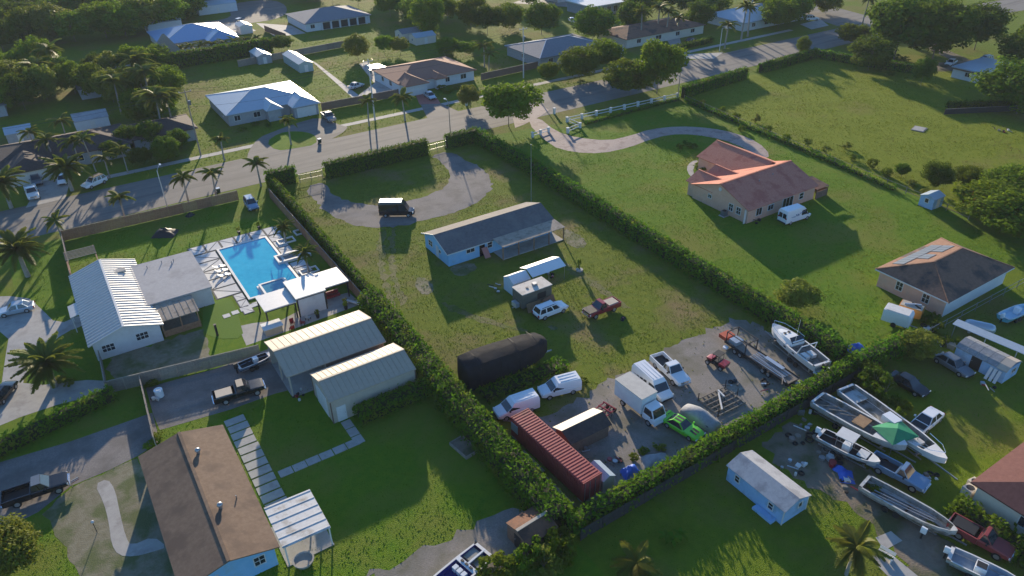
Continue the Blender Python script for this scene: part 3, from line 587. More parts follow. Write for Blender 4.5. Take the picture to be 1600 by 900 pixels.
MB().box(-a,a,-b,b,.55,2.8).build('body', mat('olive_panel',(.10,.095,.075),.7,(.14,.13,.10),2), t); MB().box(-a-.08,a+.08,-b-.08,b+.08,2.801,2.9).build('roof', mat('cream_roof',(.56,.51,.45),.8,(.62,.57,.5),2,c3=(.45,.41,.36),scale3=.8), t)
MB().box(.1,.7,-.3,.3,2.901,3.2).build('roof_vent', M['steel'], t); MB().box(-1.1,-.8,-.3,0,2.901,3.0).build('hatch', M['woodgrey'], t)
for y in (-b+.1,b-.1):
    for x in (-.5,.4): MB().cyl((x,y-.1,.33),.33,.2,'y').build('wheel', M['tyre'], t)
MB().box(-a-.9,-a,-.1,.1,.4,.5).build('tow_bar', M['steel'], t); MB().box(-a-.65,-a-.05,-.55,.55,.55,1.2).build('propane_box', M['carsilver'], t)
MB().box(a-2.4,a-1.0,-b-.05,-b-.002,1.3,2.2).build('serving_hatch', M['black'], t)
for k, (x, y, q) in enumerate(((51.1,69.95,.2),(48.5,70.0,-.1))):
    t = thing('plywood_sheet', 'brown plywood sheet leaning on flat roofed trailer' , 'plywood', (x,y+.25,0), q, 'plywood against the trailer'); MB().slab([(-1.1,0,.02),(1.1,0,.02),(1.1,.55,1.25),(-1.1,.55,1.25)],.03).build('board', M['wood'], t)
# ================================================================ buildings across the road and behind
def hiphouse(name, label, u0,u1,v0,v1, rm, wm, zr=4.6, ax='x', cap=None, wins=((-.6,1.4),(0,1.6),(.55,1.4)), group=None, ww=()):
    t, a, b = house(name, label, u0, u1, v0, v1, 'house', group); boxwall(t, a, b, 2.75, wm)
    k = min(a,b); r = ((-(a-k*.95),0),((a-k*.95),0)) if ax == 'x' else ((0,-(b-k*.95)),(0,(b-k*.95)))
    if ax == 'x' and a <= b: r = ((-.5,0),(.5,0))
    hip_roof(t, a, b, 2.8, zr, r[0], r[1], rm, .55, cap=cap)
    for p, w_ in wins: window(t,'S',p*a,1.0,w_,1.15,a,b,(2,1))
    for p, w_ in ww: window(t,'W',p*b,1.0,w_,1.15,a,b,(2,1))
    return t, a, b
def frontwing(t, a, b, x0, x1, d, rm, wm, zr=4.0, dr=None, cap=None):
    ox = (x0+x1)/2; A = (x1-x0)/2; oy = -b-d/2+.6; B = d/2+.6
    boxwall(t, A, B, 2.72, wm, (ox,oy)); hip_roof(t, A, B, 2.78, zr, (0,-B+A*.8), (0,B+2.2), rm, .5, (ox,oy), cap=cap)
    if dr: MB().box(ox-dr/2,ox+dr/2,oy-B-.06,oy-B+.02,.02,2.25).build('garage_door', M['white'], t)
t, a, b = hiphouse('pale_metal_roof_house', 'low house with white metal hip roof coloured in blue sky shade and white double garage door', 34.2,54.2,172.5,190, RM['bluem'], WM['greyw'], 4.9, 'x', M['white'], ((-.8,1.3),(-.35,1.5)), ww=((-.4,1.2),))
frontwing(t, a, b, 4.2, 10.0, 3.6, RM['bluem'], WM['greyw'], 4.2, 4.6, M['white']); frontwing(t, a, b, -1.5, 1.5, 2.4, RM['bluem'], WM['greyw'], 3.9, None, M['white'])
t, a, b = hiphouse('red_tile_house', 'pale house with red brown tile hip roof and brick red driveway', 76.6,98.2,171,187, RM['redtile'], WM['palewall'], 4.9, 'x', RM['redtile'], ((.25,1.4),(.7,1.6)), ww=((-.3,1.4),(.3,1.2)))
frontwing(t, a, b, -10.4, -4.6, 2.8, RM['redtile'], WM['palewall'], 4.3, 4.4, RM['redtile']); frontwing(t, a, b, -1.2, 1.4, 1.6, RM['redtile'], WM['palewall'], 3.7, None, RM['redtile'])
t, a, b = house('porch_annex', 'low white roofed porch against red tile house', 77.5, 81.0, 188, 194, 'shelter'); MB().slab([(-a,-b,2.5),(a,-b,2.5),(a,b,2.2),(-a,b,2.2)],.1).build('roof', M['white'], t)
for x in (-a+.1,a-.1):
    for y in (-b+.1,b-.1): MB().box(x-.07,x+.07,y-.07,y+.07,0,2.3).build('post', M['white'], t)
t, a, b = hiphouse('blue_grey_hip_house', 'large house with blue grey hip roof and columned rear porch', 81,104,252,271, RM['greyhip'], WM['palewall'], 5.2, 'x', None, ((-.8,1.4),))
for k in range(6): MB().box(-6+k*3.2-.2,-6+k*3.2+.2,-b-.55,-b-.15,0,2.7).build('column', WM['palewall'], t)
for k in range(5): MB().box(-5.7+k*3.2,-3.1+k*3.2,-b-.02,-b-.004,.1,2.3).build('screen', M['glass'], t)
t, a, b = hiphouse('bright_blue_roof_house', 'house with bright blue metal hip roof and white ridges', 35.5,57.5,251,272, RM['deepblue'], WM['cream'], 5.6, 'x', M['white'], ((.5,1.5),))
frontwing(t, a, b, 2, 10.5, 4, RM['deepblue'], WM['cream'], 4.8, None, M['white'])
t = thing('thatched_hut', 'square hut with steep grey thatched roof by palms', 'hut', (35.0,240.5,0)); boxwall(t,3.2,3.2,2.4,WM['brownw']); hip_roof(t,3.4,3.4,2.4,8.0,(-.3,0),(.3,0),RM['thatch'],.7)
t, a, b = hiphouse('dark_roof_house', 'dark brown hip roofed house half hidden by palms', -12,12.5,166.5,180, RM['dark'], WM['greyw'], 4.7, 'x', WM['brownw'], ((.2,1.6),(.62,1.6)))
frontwing(t, a, b, -10.5, -2.5, 4.5, RM['dark'], WM['cream'], 4.2, 5.0, None)
t, a, b = hiphouse('dark_roof_annex', 'dark brown roofed wing behind palms beside pole', 13.5,26,168,178, RM['dark'], WM['greyw'], 4.4, 'x', WM['brownw'], ((.0,1.6),))
t, a, b = hiphouse('grey_shingle_house', 'grey shingle hip roof house with pale ridge lines behind street trees', 119,143,170,187, RM['greyhip'], WM['greyw'], 5.0, 'x', WM['palewall'], ((-.7,1.5),), ww=((0,1.4),))
t, a, b = house('white_flat_house', 'small white flat roofed house under big trees with cars behind', 200.2, 214.5, 91, 99.5); boxwall(t,a,b,2.6,WM['palewall']); MB().box(-a-.4,a+.4,-b-.4,b+.4,2.601,2.85).build('roof', RM['bluem'], t); MB().box(-a-.3,-a+1,-b-.3,b,2.2,2.6).build('fascia', WM['brownw'], t)
window(t,'W',.3,1.0,1.2,1.0,a,b,(2,1)); window(t,'S',-.3*a,1.0,1.4,1.0,a,b,(2,1)); window(t,'S',.4*a,1.0,1.2,1.0,a,b,(2,1)); window(t,'W',-2.2,1.2,.6,.6,a,b)
t, a, b = hiphouse('blue_villa', 'large villa with pale blue metal roof beyond palms', 196,226,166,182, RM['bluem'], WM['palewall'], 5.6, 'x', M['white'], ((-.7,1.6),(-.3,1.6),(.2,1.6)))
t, a, b = hiphouse('brown_villa', 'long brown roofed villa behind tall palms and clipped hedge', 152,184,172,186, RM['hipb'], WM['cream'], 4.6, 'x', None, ((-.7,1.6),(-.2,2.2),(.3,1.6),(.7,1.6)))
t, a, b = house('modern_white_house', 'modern white house with flat pale roof and dark walls behind trees', 170, 186, 212, 226); boxwall(t,a,b,3.4,WM['greyw']); MB().box(-a-.6,a+.6,-b-.6,b+.6,3.401,3.75).build('roof', M['white'], t)
for k in range(5): window(t,'S',-a+2+k*3,.8,1.8,2.0,a,b,(2,1))
t, a, b = house('white_gate_house', 'white block house with tall narrow windows beyond trees', 176, 190, 240, 250); boxwall(t,a,b,5.2,M['white']); MB().box(-a-.3,a+.3,-b-.3,b+.3,5.201,5.5).build('roof', RM['greyflat'], t)
for k in range(6): window(t,'S',-a+1.5+k*2.2,1.0,.8,3.0,a,b,(1,3))
t, a, b = hiphouse('far_slate_house', 'slate roofed house at far corner beyond woodland', -20,4,300,318, RM['slate'], WM['palewall'], 5.4, 'x', None, ((0,1.5),(.5,1.5)))
t, a, b = house('white_edged_house', 'grey house with white ridge on dark gable roof among trees', 8.5, 24, 215, 229); gable_walls(t,a,b,2.8,5.0,'x',WM['greyw']); gable_roof(t,a,b,2.8,5.0,'x',.5,RM['slate'],cap=M['white']); window(t,'S',.5*a,1,1.2,1.1,a,b,(2,1)); window(t,'S',.8*a,1,.9,1.1,a,b)
t, a, b = house('hidden_grey_house', 'grey hip roofed house at wood edge mostly behind palms', -24, -8, 212, 226); boxwall(t,a,b,2.8,WM['greyw']); hip_roof(t,a,b,2.8,4.8,(-3,0),(3,0),RM['greyhip'])
for k, (u0,u1,v0,v1,h,lab,rm,wm,ax) in enumerate((
 (62.4,66.3,205.5,219.5,2.3,'long green shed with white gable roof beside concrete path',RM['whitem'],WM['green'],'y'),
 (55.5,59.5,221,229,2.2,'small blue grey shed with white gable roof by hedge end',RM['whitem'],WM['greyw'],'y'),
 (62,66,262,268,2.4,'little white gable carport beside bright blue roofed house',RM['whitem'],M['white'],'y'),
 (102.5,109.5,213.6,218.6,2.2,'cream shed with pale blue metal roof and one window',RM['bluem'],WM['cream'],'x'),
 (101.5,108.5,221,226.5,2.2,'cream shed with blue grey roof behind paler shed',RM['greyhip'],WM['cream'],'x'),
 (4.5,11.5,189,195,2.3,'low white walled shed with grey roof behind palms',RM['greyflat'],WM['palewall'],'x'),
 (-9,-4,189,194,2.2,'pale blue roofed shed under trees',RM['bluem'],WM['greyw'],'x'),
 (37,48,283,290,3.0,'long pale building glimpsed through far trees',RM['bluem'],WM['palewall'],'x'),
 (58,72,302,309,3.0,'long blue grey building at edge of far woodland',RM['bluem'],WM['palewall'],'x'),
 (122.5,125.5,57.5,60.0,1.9,'small blue playhouse with white posts beside flame tree',RM['bluem'],WM['shed'],'x'))):
    t, a, b = house('garden_shed', lab, u0,u1,v0,v1,'shed'); gable_walls(t,a,b,h,h+.3*min(a,b)+.15,ax,wm); gable_roof(t,a,b,h,h+.3*min(a,b)+.15,ax,.15,rm,t_=.06); door(t,'S',0,1.0,min(1.9,h-.1),a,b,M['white']); window(t,'W',0,1.0,.6,.7,a,b)
# maroon roof house (right edge)
t, a, b = hiphouse('maroon_roof_house', 'house with maroon shingle hip roof and leafy shrub border', 64.5,80,6.5,18.2, RM['maroon'], WM['cream'], 4.8, 'x', None, (), ww=((.2,1.2),(-.4,1.2)))
pipe(t,-4,-1,4.2)
# junk shed with tarps and long lean-to roof
t, a, b = house('weathered_blue_shed', 'weathered pale blue shed with patched curved grey roof and leaning boards', 85.4,88.6,26.2,32.2,'shed')
boxwall(t,a,b,1.9,WM['shed']); arc = [(-a-.15,1.85),(-a*.75,2.25),(0,2.55),(a*.75,2.25),(a+.15,1.85)]
pm = rmat('patched_roof',(.20,.21,.22),(.30,.31,.32),c3=(.40,.36,.30),scale3=.7,w3=(.55,.7))
for k in range(5):
    y0 = -b-.1+k*1.24; MB().loft([[(p[0],y,p[1]) for p in arc]+[(p[0],y,p[1]-.08) for p in arc[::-1]] for y in (y0+1.20,y0)]).build('roof_panel', pm if k else WM['tan'], t)
window(t,'S',.3,.9,.9,.6,a,b,(2,1)); door(t,'W',.4,1.2,1.7,a,b,M['black'])
for k in range(3): MB().slab([(-a-.75,-b+.4+k*.5,.02),(-a-.75,-b+.75+k*.5,.02),(-a-.08,-b+.75+k*.5,1.5),(-a-.08,-b+.4+k*.5,1.5)][::-1],.05).build('leaning_board', M['white'], t)
t = thing('long_canopy', 'long narrow pale blue metal canopy behind weathered shed', 'canopy', (90.1,29.2,0), R_(6)); MB().slab([(-.7,-5.8,2.35),(.7,-5.8,2.5),(.7,5.8,2.5),(-.7,5.8,2.35)],.07).build('roof', RM['bluem'], t)
for y in (-5.5,-1.8,1.8,5.5): MB().box(-.5,-.4,y-.05,y+.05,0,2.32).build('post', M['steel'], t)
# ================================================================ vegetation
def quads_mesh(name, c, n, up, size, m, asp=.55):
    """leaf quads: centres c, facing n, along up; one mesh"""
    N = len(c); n = n/np.linalg.norm(n, axis=1)[:,None]; t = np.cross(n, up); t /= np.linalg.norm(t, axis=1)[:,None]+1e-9; b_ = np.cross(n, t)
    s = size[:,None]; V = np.empty((N,4,3)); V[:,0] = c-b_*s; V[:,1] = c+t*s*asp; V[:,2] = c+b_*s; V[:,3] = c-t*s*asp
    me = bpy.data.meshes.new(name); me.vertices.add(N*4); me.vertices.foreach_set('co', V.reshape(-1))
    me.loops.add(N*4); me.loops.foreach_set('vertex_index', np.arange(N*4, dtype=np.int32))
    me.polygons.add(N); me.polygons.foreach_set('loop_start', np.arange(0,N*4,4,dtype=np.int32)); me.polygons.foreach_set('loop_total', np.full(N,4,dtype=np.int32))
    me.update(calc_edges=True); me.materials.append(m); return me
def unit(k): q = rng.normal(size=(k,3)); return q/np.linalg.norm(q,axis=1)[:,None]
def crown_mesh(name, m, clumps=60, per=70, leaf=.06, flat=.75, bare=0.0):
    """crown of radius about 1 whose lowest leaves sit near z=-flat"""
    cs = []; d = unit(clumps); lob = unit(6)
    for i in range(clumps):
        r = (rng.uniform(.35,.92)**.6)*(.78+.22*max(0,(lob@d[i]).max()))
        cs.append((d[i]*r*np.array([1,1,flat]), rng.uniform(.16,.34)))
    C = []; Nn = []
    for p, rr in cs:
        k = int(per*(rr/.25)**2); q = unit(k); rad = rng.uniform(.55,1,k)[:,None]
        C.append(p+q*rad*rr*np.array([1,1,.8])); Nn.append(q*1.0+rng.normal(0,.55,(k,3))+np.array([0,0,.45]))
    C = np.concatenate(C); Nn = np.concatenate(Nn)
    return quads_mesh(name, C, Nn, unit(len(C)), rng.uniform(.6,1.3,len(C))*leaf, m)
CROWN = {}
for nm, m_ in (('leaf',M['leaf']),('dark',M['leaf_dark']),('yel',M['leaf_yel'])):
    CROWN[nm] = [crown_mesh('crown_'+nm, m_, 90, 95, .055, .74), crown_mesh('crown_'+nm, m_, 100, 85, .053, .85), crown_mesh('crown_'+nm, m_, 78, 95, .056, .70)]
CROWN['shrub'] = [crown_mesh('crown_shrub', M['leaf'], 26, 42, .10, .8), crown_mesh('crown_shrub', M['leaf_yel'], 22, 42, .10, .8)]
CROWN['dshrub'] = [crown_mesh('crown_dshrub', M['leaf_dark'], 26, 42, .10, .8)]
def trunk_mesh(seed):
    """tapered trunk with limbs for a tree of height 1"""
    rr = random.Random(seed); m = MB(); top = (rr.uniform(-.04,.04), rr.uniform(-.04,.04), .42)
    m.tube([(0,0,-.02),(0.01,0,.12),(.02*rr.random(),.01,.28),top], [.038,.030,.026,.022], 7)
    for k in range(5):
        a = k*1.26+rr.random(); q = rr.uniform(.16,.30)
        m.tube([(top[0]*.9,top[1]*.9,.30+.03*k),(math.cos(a)*q*.5,math.sin(a)*q*.5,.50+.03*k),(math.cos(a)*q,math.sin(a)*q,.70+.04*k)], [.016,.011,.005], 5)
    me = m.mesh('trunk', 50); me.materials.append(M['bark']); return me
TRUNK = [trunk_mesh(k) for k in range(4)]
def tree(label, p, R, H, kind='leaf', name='tree', cat='tree', group=None, base=.22):
    R *= 1.08; H *= 1.14; u, v = p; t = thing(name, label, cat, (u,v,0), random.uniform(0,6.28), group)
    hz = H*(1-base)/2; me = random.choice(CROWN[kind])
    inst('trunk', random.choice(TRUNK), t, sc=(max(1.0,R*.24)*H*.55/3 if H > 3 else H*.6, max(1.0,R*.24)*H*.55/3 if H > 3 else H*.6, H))
    inst('crown', me, t, (0,0,H-hz*1.0), (0,0,random.uniform(0,6.28)), (R*1.12,R*1.12,hz*1.38)); return t
def shrub(label, p, R, H, kind='shrub', group=None, name='shrub', cat='shrub'):
    t = thing(name, label, cat, (p[0],p[1],0), random.uniform(0,6.28), group)
    inst('stem', TRUNK[0], t, sc=(H*.7,H*.7,H)); inst('foliage', random.choice(CROWN[kind]), t, (0,0,H*.48), (0,0,0), (R,R,H*.62)); return t
def hedge(label, path, w_, h, leaf=.17, dens=42, m='hedge', name='hedge', jag=.16, group=None):
    path = [np.array(p, float) for p in path]; o = path[0]; t = thing(name, label, 'hedge', (o[0],o[1],0), 0, group)
    C = []; Nn = []; core = MB()
    for i in range(len(path)-1):
        a, b = path[i]-o, path[i+1]-o; L_ = np.linalg.norm(b-a); d = (b-a)/L_; n = np.array([-d[1],d[0]])
        k = int(L_*(w_+2*h)*dens); s = rng.uniform(-.3,L_+.3,k); q = rng.uniform(0,w_+2*h,k)
        lump = .5*np.sin(s*2.1+i)+.35*np.sin(s*4.7+1.3)+.3*np.sin(s*9.1+q)
        x = np.where(q<h, -w_/2, np.where(q<h+w_, q-h-w_/2, w_/2)); z = np.where(q<h, q, np.where(q<h+w_, h, w_+2*h-q))
        nx = np.where(q<h,-1.,np.where(q<h+w_,0.,1.)); nz = np.where((q>=h)&(q<h+w_),1.,0.2)
        edge = np.clip((np.abs(x)/(w_/2)-.6)/.4,0,1)*np.clip((z/h-.75)/.25,0,1)
        gap = .6*np.clip(np.sin(s*.37+i*2+len(path))*np.sin(s*.91+.7)-.25,0,1)
        off = jag*.9*lump-gap*jag*1.1+rng.normal(0,jag*.9,k)-.25*edge*min(1,w_)
        x = x+nx*off; z = np.maximum(.05, z+np.where(nz>.5,1,0)*(off*1.3)-edge*.18)
        P = a[None,:]+d[None,:]*s[:,None]+n[None,:]*x[:,None]
        C.append(np.column_stack([P,z])); Nn.append(np.column_stack([n[0]*nx,n[1]*nx,nz])+rng.normal(0,.6,(k,3)))
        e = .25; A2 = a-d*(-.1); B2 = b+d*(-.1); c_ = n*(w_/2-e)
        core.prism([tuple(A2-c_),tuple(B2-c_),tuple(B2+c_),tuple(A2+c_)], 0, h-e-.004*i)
    C = np.concatenate(C); Nn = np.concatenate(Nn)
    me = quads_mesh('foliage', C, Nn, unit(len(C)), rng.uniform(.6,1.35,len(C))*leaf, M[m]); inst('foliage', me, t)
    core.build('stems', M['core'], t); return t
# --- palms: each frond its own part
def frond_mesh(nl, wid, droop, lf):
    m = MB(); pts = []
    for i in range(9): s = i/8; pts.append(Vector((s*.95, 0, .30*s-droop*s*s)))
    m.tube(pts, [.012,.011,.010,.009,.008,.007,.005,.004,.002], 3)
    for i in range(nl):
        s = .10+.90*i/(nl-1); k = min(7,int(s*8)); f = s*8-k; p = pts[k].lerp(pts[k+1], f); L_ = wid*(math.sin(math.pi*min(1,s*.86+.12))**.6); 
        for sg in (-1,1):
            j = random.uniform(-.03,.03); e = p+Vector((L_*.55, sg*L_*.8, -L_*(.28+lf)+j)); q = Vector((.055,0,0))
            m.add([p-q, p+q, e], [(0,1,2)]); 
    me = m.mesh('frond'); me.materials.append(M['frond']); return me
FR = {'royal':[frond_mesh(28,.33,.78,.30) for _ in range(2)], 'date':[frond_mesh(34,.20,.62,.12) for _ in range(2)], 'coco':[frond_mesh(28,.30,.85,.28) for _ in range(2)]}
def palm_trunk(H, r, bulge=0):
    m = MB(); lean = random.uniform(-.06,.06); m.tube([(0,0,-.05),(lean*H*.3,0,H*.35),(lean*H*.7,.02*H,H*.7),(lean*H,.03*H,H)], [r*1.25,r*(1+bulge),r*.9,r*.7], 8); return m, (lean*H,.03*H,H)
def palm(label, p, H, R, kind='royal', n=13, r=.15, group=None, name='palm_tree'):
    t = thing(name, label, 'palm', (p[0],p[1],0), random.uniform(0,6.28), group); m, top = palm_trunk(H, r); m.build('trunk', M['palmbark'], t, 50)
    if kind == 'royal': MB().tube([(top[0],top[1],H-.05),(top[0],top[1],H+.5)], [r*.8,r*.45], 8).build('crownshaft', M['hedge'], t, 50)
    hub = H+(.4 if kind == 'royal' else 0)
    for i in range(n):
        ring = i/n; a = i*2.399+random.uniform(-.2,.2); el = (75-95*ring if kind != 'date' else 78-100*ring)+random.uniform(-16,16)
        L_ = R*random.uniform(.78,1.15)
        inst('frond', random.choice(FR[kind]), t, (top[0],top[1],hub), (0,-R_(el*.72),a), L_)
    return t
# ---- hedges of the central lot
hedge('tall clipped hedge running between pool lot and central lawn', [(31.4,133.5),(30.9,104),(30.5,84.5)], 1.3, 2.6, .16, 45)
hedge('thick tall hedge between metal garages and black tarp', [(30.0,84),(29.3,60),(29.0,38.0)], 3.0, 2.8, .19, 40, jag=.24)
hedge('short hedge block beside left chain gate', [(31.0,133.6),(36.2,133.4)], 1.8, 3.1)
hedge('tall hedge along street between the two chain gates', [(41.6,131.2),(63.4,131.2)], 1.9, 3.2)
hedge('hedge corner under big street tree', [(68.4,131.6),(75.5,131.6)], 2.0, 2.9)
hedge('long hedge dividing central lawn from terracotta house lawn', [(75.8,131),(75.6,110),(74.9,90),(74.0,68),(73.3,39.5)], 2.3, 2.5, .19, 38, jag=.25)
hedge('long rear hedge behind gravel yard and red container', [(29.4,37.1),(52,37.1),(72.8,37.6)], 1.5, 2.15, .19, 42, jag=.26)
hedge('ragged hedge end continuing past boat yard to weathered shed', [(73,37.6),(83.5,36.6)], 1.8, 2.2, .2, 36, jag=.35)
hedge('dense dark hedge against tan metal garage wall', [(19.3,63.0),(28.6,63.2)], 1.9, 1.9, .17, 42, 'hedge')
hedge('ragged hedge beside gravel driveway of brown roofed house', [(-18,79.2),(-3.5,83.2)], 1.2, 1.9, .17, 40, jag=.25)
hedge('low leafy growth under black tarp', [(33,58.6),(44.5,58.3)], 2.4, .8, .2, 26, 'hedge', jag=.25)
hedge('hedge behind white street fence posts', [(101,126.2),(130,126.8)], .8, .8, .15, 36)
hedge('dark straight hedge along street beside pasture', [(132,127.5),(157,130.2)], 1.8, 2.8, .22, 30)
hedge('hedge along street at pasture corner', [(164,131.2),(188.5,132.6)], 1.8, 2.4, .22, 30)
hedge('hedge running from pasture corner toward big trees', [(188.5,132),(193,116),(197,105)], 1.9, 2.2, .22, 28)
hedge('low scrubby hedge row beside pasture fence', [(130.5,125),(128.6,105),(126.8,84),(124.6,66)], 1.0, .7, .2, 26, jag=.3)
hedge('clipped low hedge beside driveway with dark car', [(153,161.2),(178,162.5)], 1.5, 1.5, .25, 26)
hedge('tall clipped hedge in front of thatched hut', [(31,232.5),(63,233.5)], 3.0, 4.0, .35, 14)
hedge('dark leafy border beside maroon roof', [(62.4,18.6),(62.2,12.4),(62.6,6)], 1.8, 1.3, .24, 34, 'leaf_dark', jag=.4)
hedge('dark hedge strip between pasture and white flat house', [(176,86),(196,74)], 1.4, 1.4, .3, 20, 'leaf_dark')
# ---- broadleaf trees: photo pixel of the foot, radius, height
def TR(items, fmt):
    for k, (px, py, R, H, kind, lab) in enumerate(items): tree(lab, G(px,py), R, H, kind, group=fmt)
TR([(795,198,6.0,9.2,'leaf','broad street tree standing over hedge corner by road'),(985,149,5.6,7.6,'leaf','low spreading tree beside road near white fence'),(1026,146,5.5,12.0,'leaf','taller forked tree beside road and white fence end'),
 (905,121,5.2,6.6,'leaf','round street tree in front of grey shingle house'),(943,112,4.3,7.6,'leaf','street tree beside pale wall and grey shingle house'),(856,126,2.6,4.2,'leaf','small bushy tree in front of grey shingle house'),
 (926,66,6.0,9.0,'dark','dense dark round tree behind grey shingle house'),(846,54,5.5,8.5,'dark','dark conical tree behind grey shingle house'),(795,47,4.6,7.0,'leaf','round tree on back lawn of grey shingle house'),(762,54,4.4,8.4,'dark','dark oval tree behind lawn and clustered palm'),
 (736,44,4.6,8.6,'leaf','pale leafy tree beside dark oval tree'),(668,56,5.0,10.5,'leaf','tall leafy tree behind cream sheds'),(700,86,3.2,4.2,'leaf','bushy green tree behind red tile house'),(728,88,3.0,4.0,'leaf','second bushy tree behind red tile house'),
 (560,93,3.2,6.2,'yel','golden green tree by back fence near path'),(601,86,2.6,5.4,'leaf','small tree by fence behind red tile house'),(626,86,2.6,4.6,'yel','small pale tree beside cream sheds'),(440,78,3.4,3.6,'dark','low dark tree by green shed'),
 (735,170,2.6,5.0,'yel','small yellow green tree by front of red tile house')], None)
TR([(1396,94,8.6,15,'dark','huge dark multi trunk tree over dirt drive'),(1455,98,8.2,14,'dark','huge dark spreading tree beside white flat house drive'),(1420,70,8,14,'leaf','tall tree crown rising behind huge dark trees'),(1522,78,6.8,11,'dark','lone spreading tree on bright field'),
 (1356,110,5.4,7.6,'dark','rounded shrubby tree at pasture hedge end'),(1330,70,4.2,5.4,'leaf','low rounded tree between road and big trees'),(1253,86,1.7,4.4,'leaf','small street tree at pasture corner'),(1438,134,2.6,6.4,'dark','slim dark tree before dark pasture hedge'),
 (1588,178,8.2,10.5,'dark','large dark tree overhanging white flat house'),(1604,120,7,11,'dark','large dark tree behind white flat house'),(1457,296,2.5,4.4,'dark','small round tree on pasture beside fence'),(1408,276,1.3,2.2,'dark','tiny tree on pasture beside fence row'),
 (1243,480,2.5,3.4,'yel','small pale leafy tree on lawn beside long hedge'),(1512,292,2.6,3.2,'leaf','low tree beside flame tree'),(1430,556,2.1,3.0,'yel','round bushy tree at end of rear hedge'),(18,890,2.8,4.2,'yel','yellow green tree by brown roofed house driveway')], None)
# flame tree with red blossom
for k, (px,py,R,H) in enumerate(((1545,352,6.0,5.6),(1592,370,6.2,6.2),(1580,318,5.0,5.0))):
    t = tree('wide flame tree with orange red blossom among green leaves' if k == 0 else ('green flame tree at lawn edge with few blossoms' if k == 1 else 'low wide tree behind flame tree'), G(px,py), R, H, 'leaf', 'flame_tree', group=None)
    if k < 2:
        c = unit(170-90*k)*np.array([R*.8,R*.8,H*.34]); c[:,2] = np.abs(c[:,2])+H*.62
        inst('blossom', quads_mesh('blossom', c, unit(len(c))+np.array([0,0,1]), unit(len(c)), rng.uniform(.15,.32,len(c)), M['flower']), t)
# woodland at the top left: every tree its own
ADJ = {'leaf':'mid green','dark':'dark green','yel':'yellow green'}
wood = [(-30,92),(8,84),(45,70),(85,66),(122,64),(160,60),(198,54),(236,48),(262,44),(-10,64),(28,52),(66,46),(105,42),(145,38),(185,34),(222,30),(258,27),(292,30),(-20,40),(20,33),(62,24),(100,20),(140,16),(182,13),(220,11),(262,9),(300,12),(330,14),(345,2),(368,-4),(60,8),(110,4),(160,0),(215,-4),(262,-6),(310,-6),(20,15),(400,-12),(440,-14),(480,-10),(-60,70),(-60,40)]
for k, (x, y) in enumerate(wood):
    kd = random.choice(('leaf','dark','leaf','yel')); tree(ADJ[kd]+' woodland tree in dense stand behind dark gabled house and blue roof', G(x+random.uniform(-8,8), y+random.uniform(-3,3)), random.uniform(5.6,7.6), random.uniform(8,11), kd, 'woodland_tree', group='trees of the far woodland', base=.18)
jung = [(8,178),(40,172),(75,158),(20,150),(52,142),(90,138),(118,146),(150,152),(178,160),(10,128),(40,120),(205,150),(232,140),(182,132),(215,122),(160,128),(255,182),(225,190),(68,112),(248,110),(270,150)]
for k, (x, y) in enumerate(jung):
    kd = random.choice(('leaf','yel','leaf','dark')); tree(ADJ[kd]+' tree in overgrown garden behind dark brown roofed house', G(x,y), random.uniform(3.2,4.6), random.uniform(6,8.5), kd, 'garden_tree', group='trees of the overgrown garden', base=.15)
for k, (x, y, R, H) in enumerate(((238,228,2.8,4.6),(205,232,2.6,4.2),(262,250,2.6,4.2),(180,248,2.2,3.6),(282,232,2.2,3.6),(222,258,2.0,3.4))):
    tree('dark shrubby tree in front garden facing street near pole', G(x,y), R, H, 'dark', 'garden_tree', group='dark front garden trees', base=.1)
for k, (x, y) in enumerate(((480,-3),(520,-6),(560,2),(596,-2),(640,10),(690,10),(715,0),(750,0),(790,-4),(830,4),(870,-2),(610,20),(650,30),(700,28),(1000,20),(1040,8),(1075,14),(1110,22),(1130,4),(985,44),(1090,38),(1200,22),(1235,30),(1250,14),(1290,16),(1215,40),(1185,8))):
    kd = random.choice(('leaf','dark','leaf')); tree(ADJ[kd]+' garden tree among houses across the street', G(x,y+6), random.uniform(4.2,5.8), random.uniform(6.5,9), kd, 'garden_tree', group='far garden trees', base=.2)
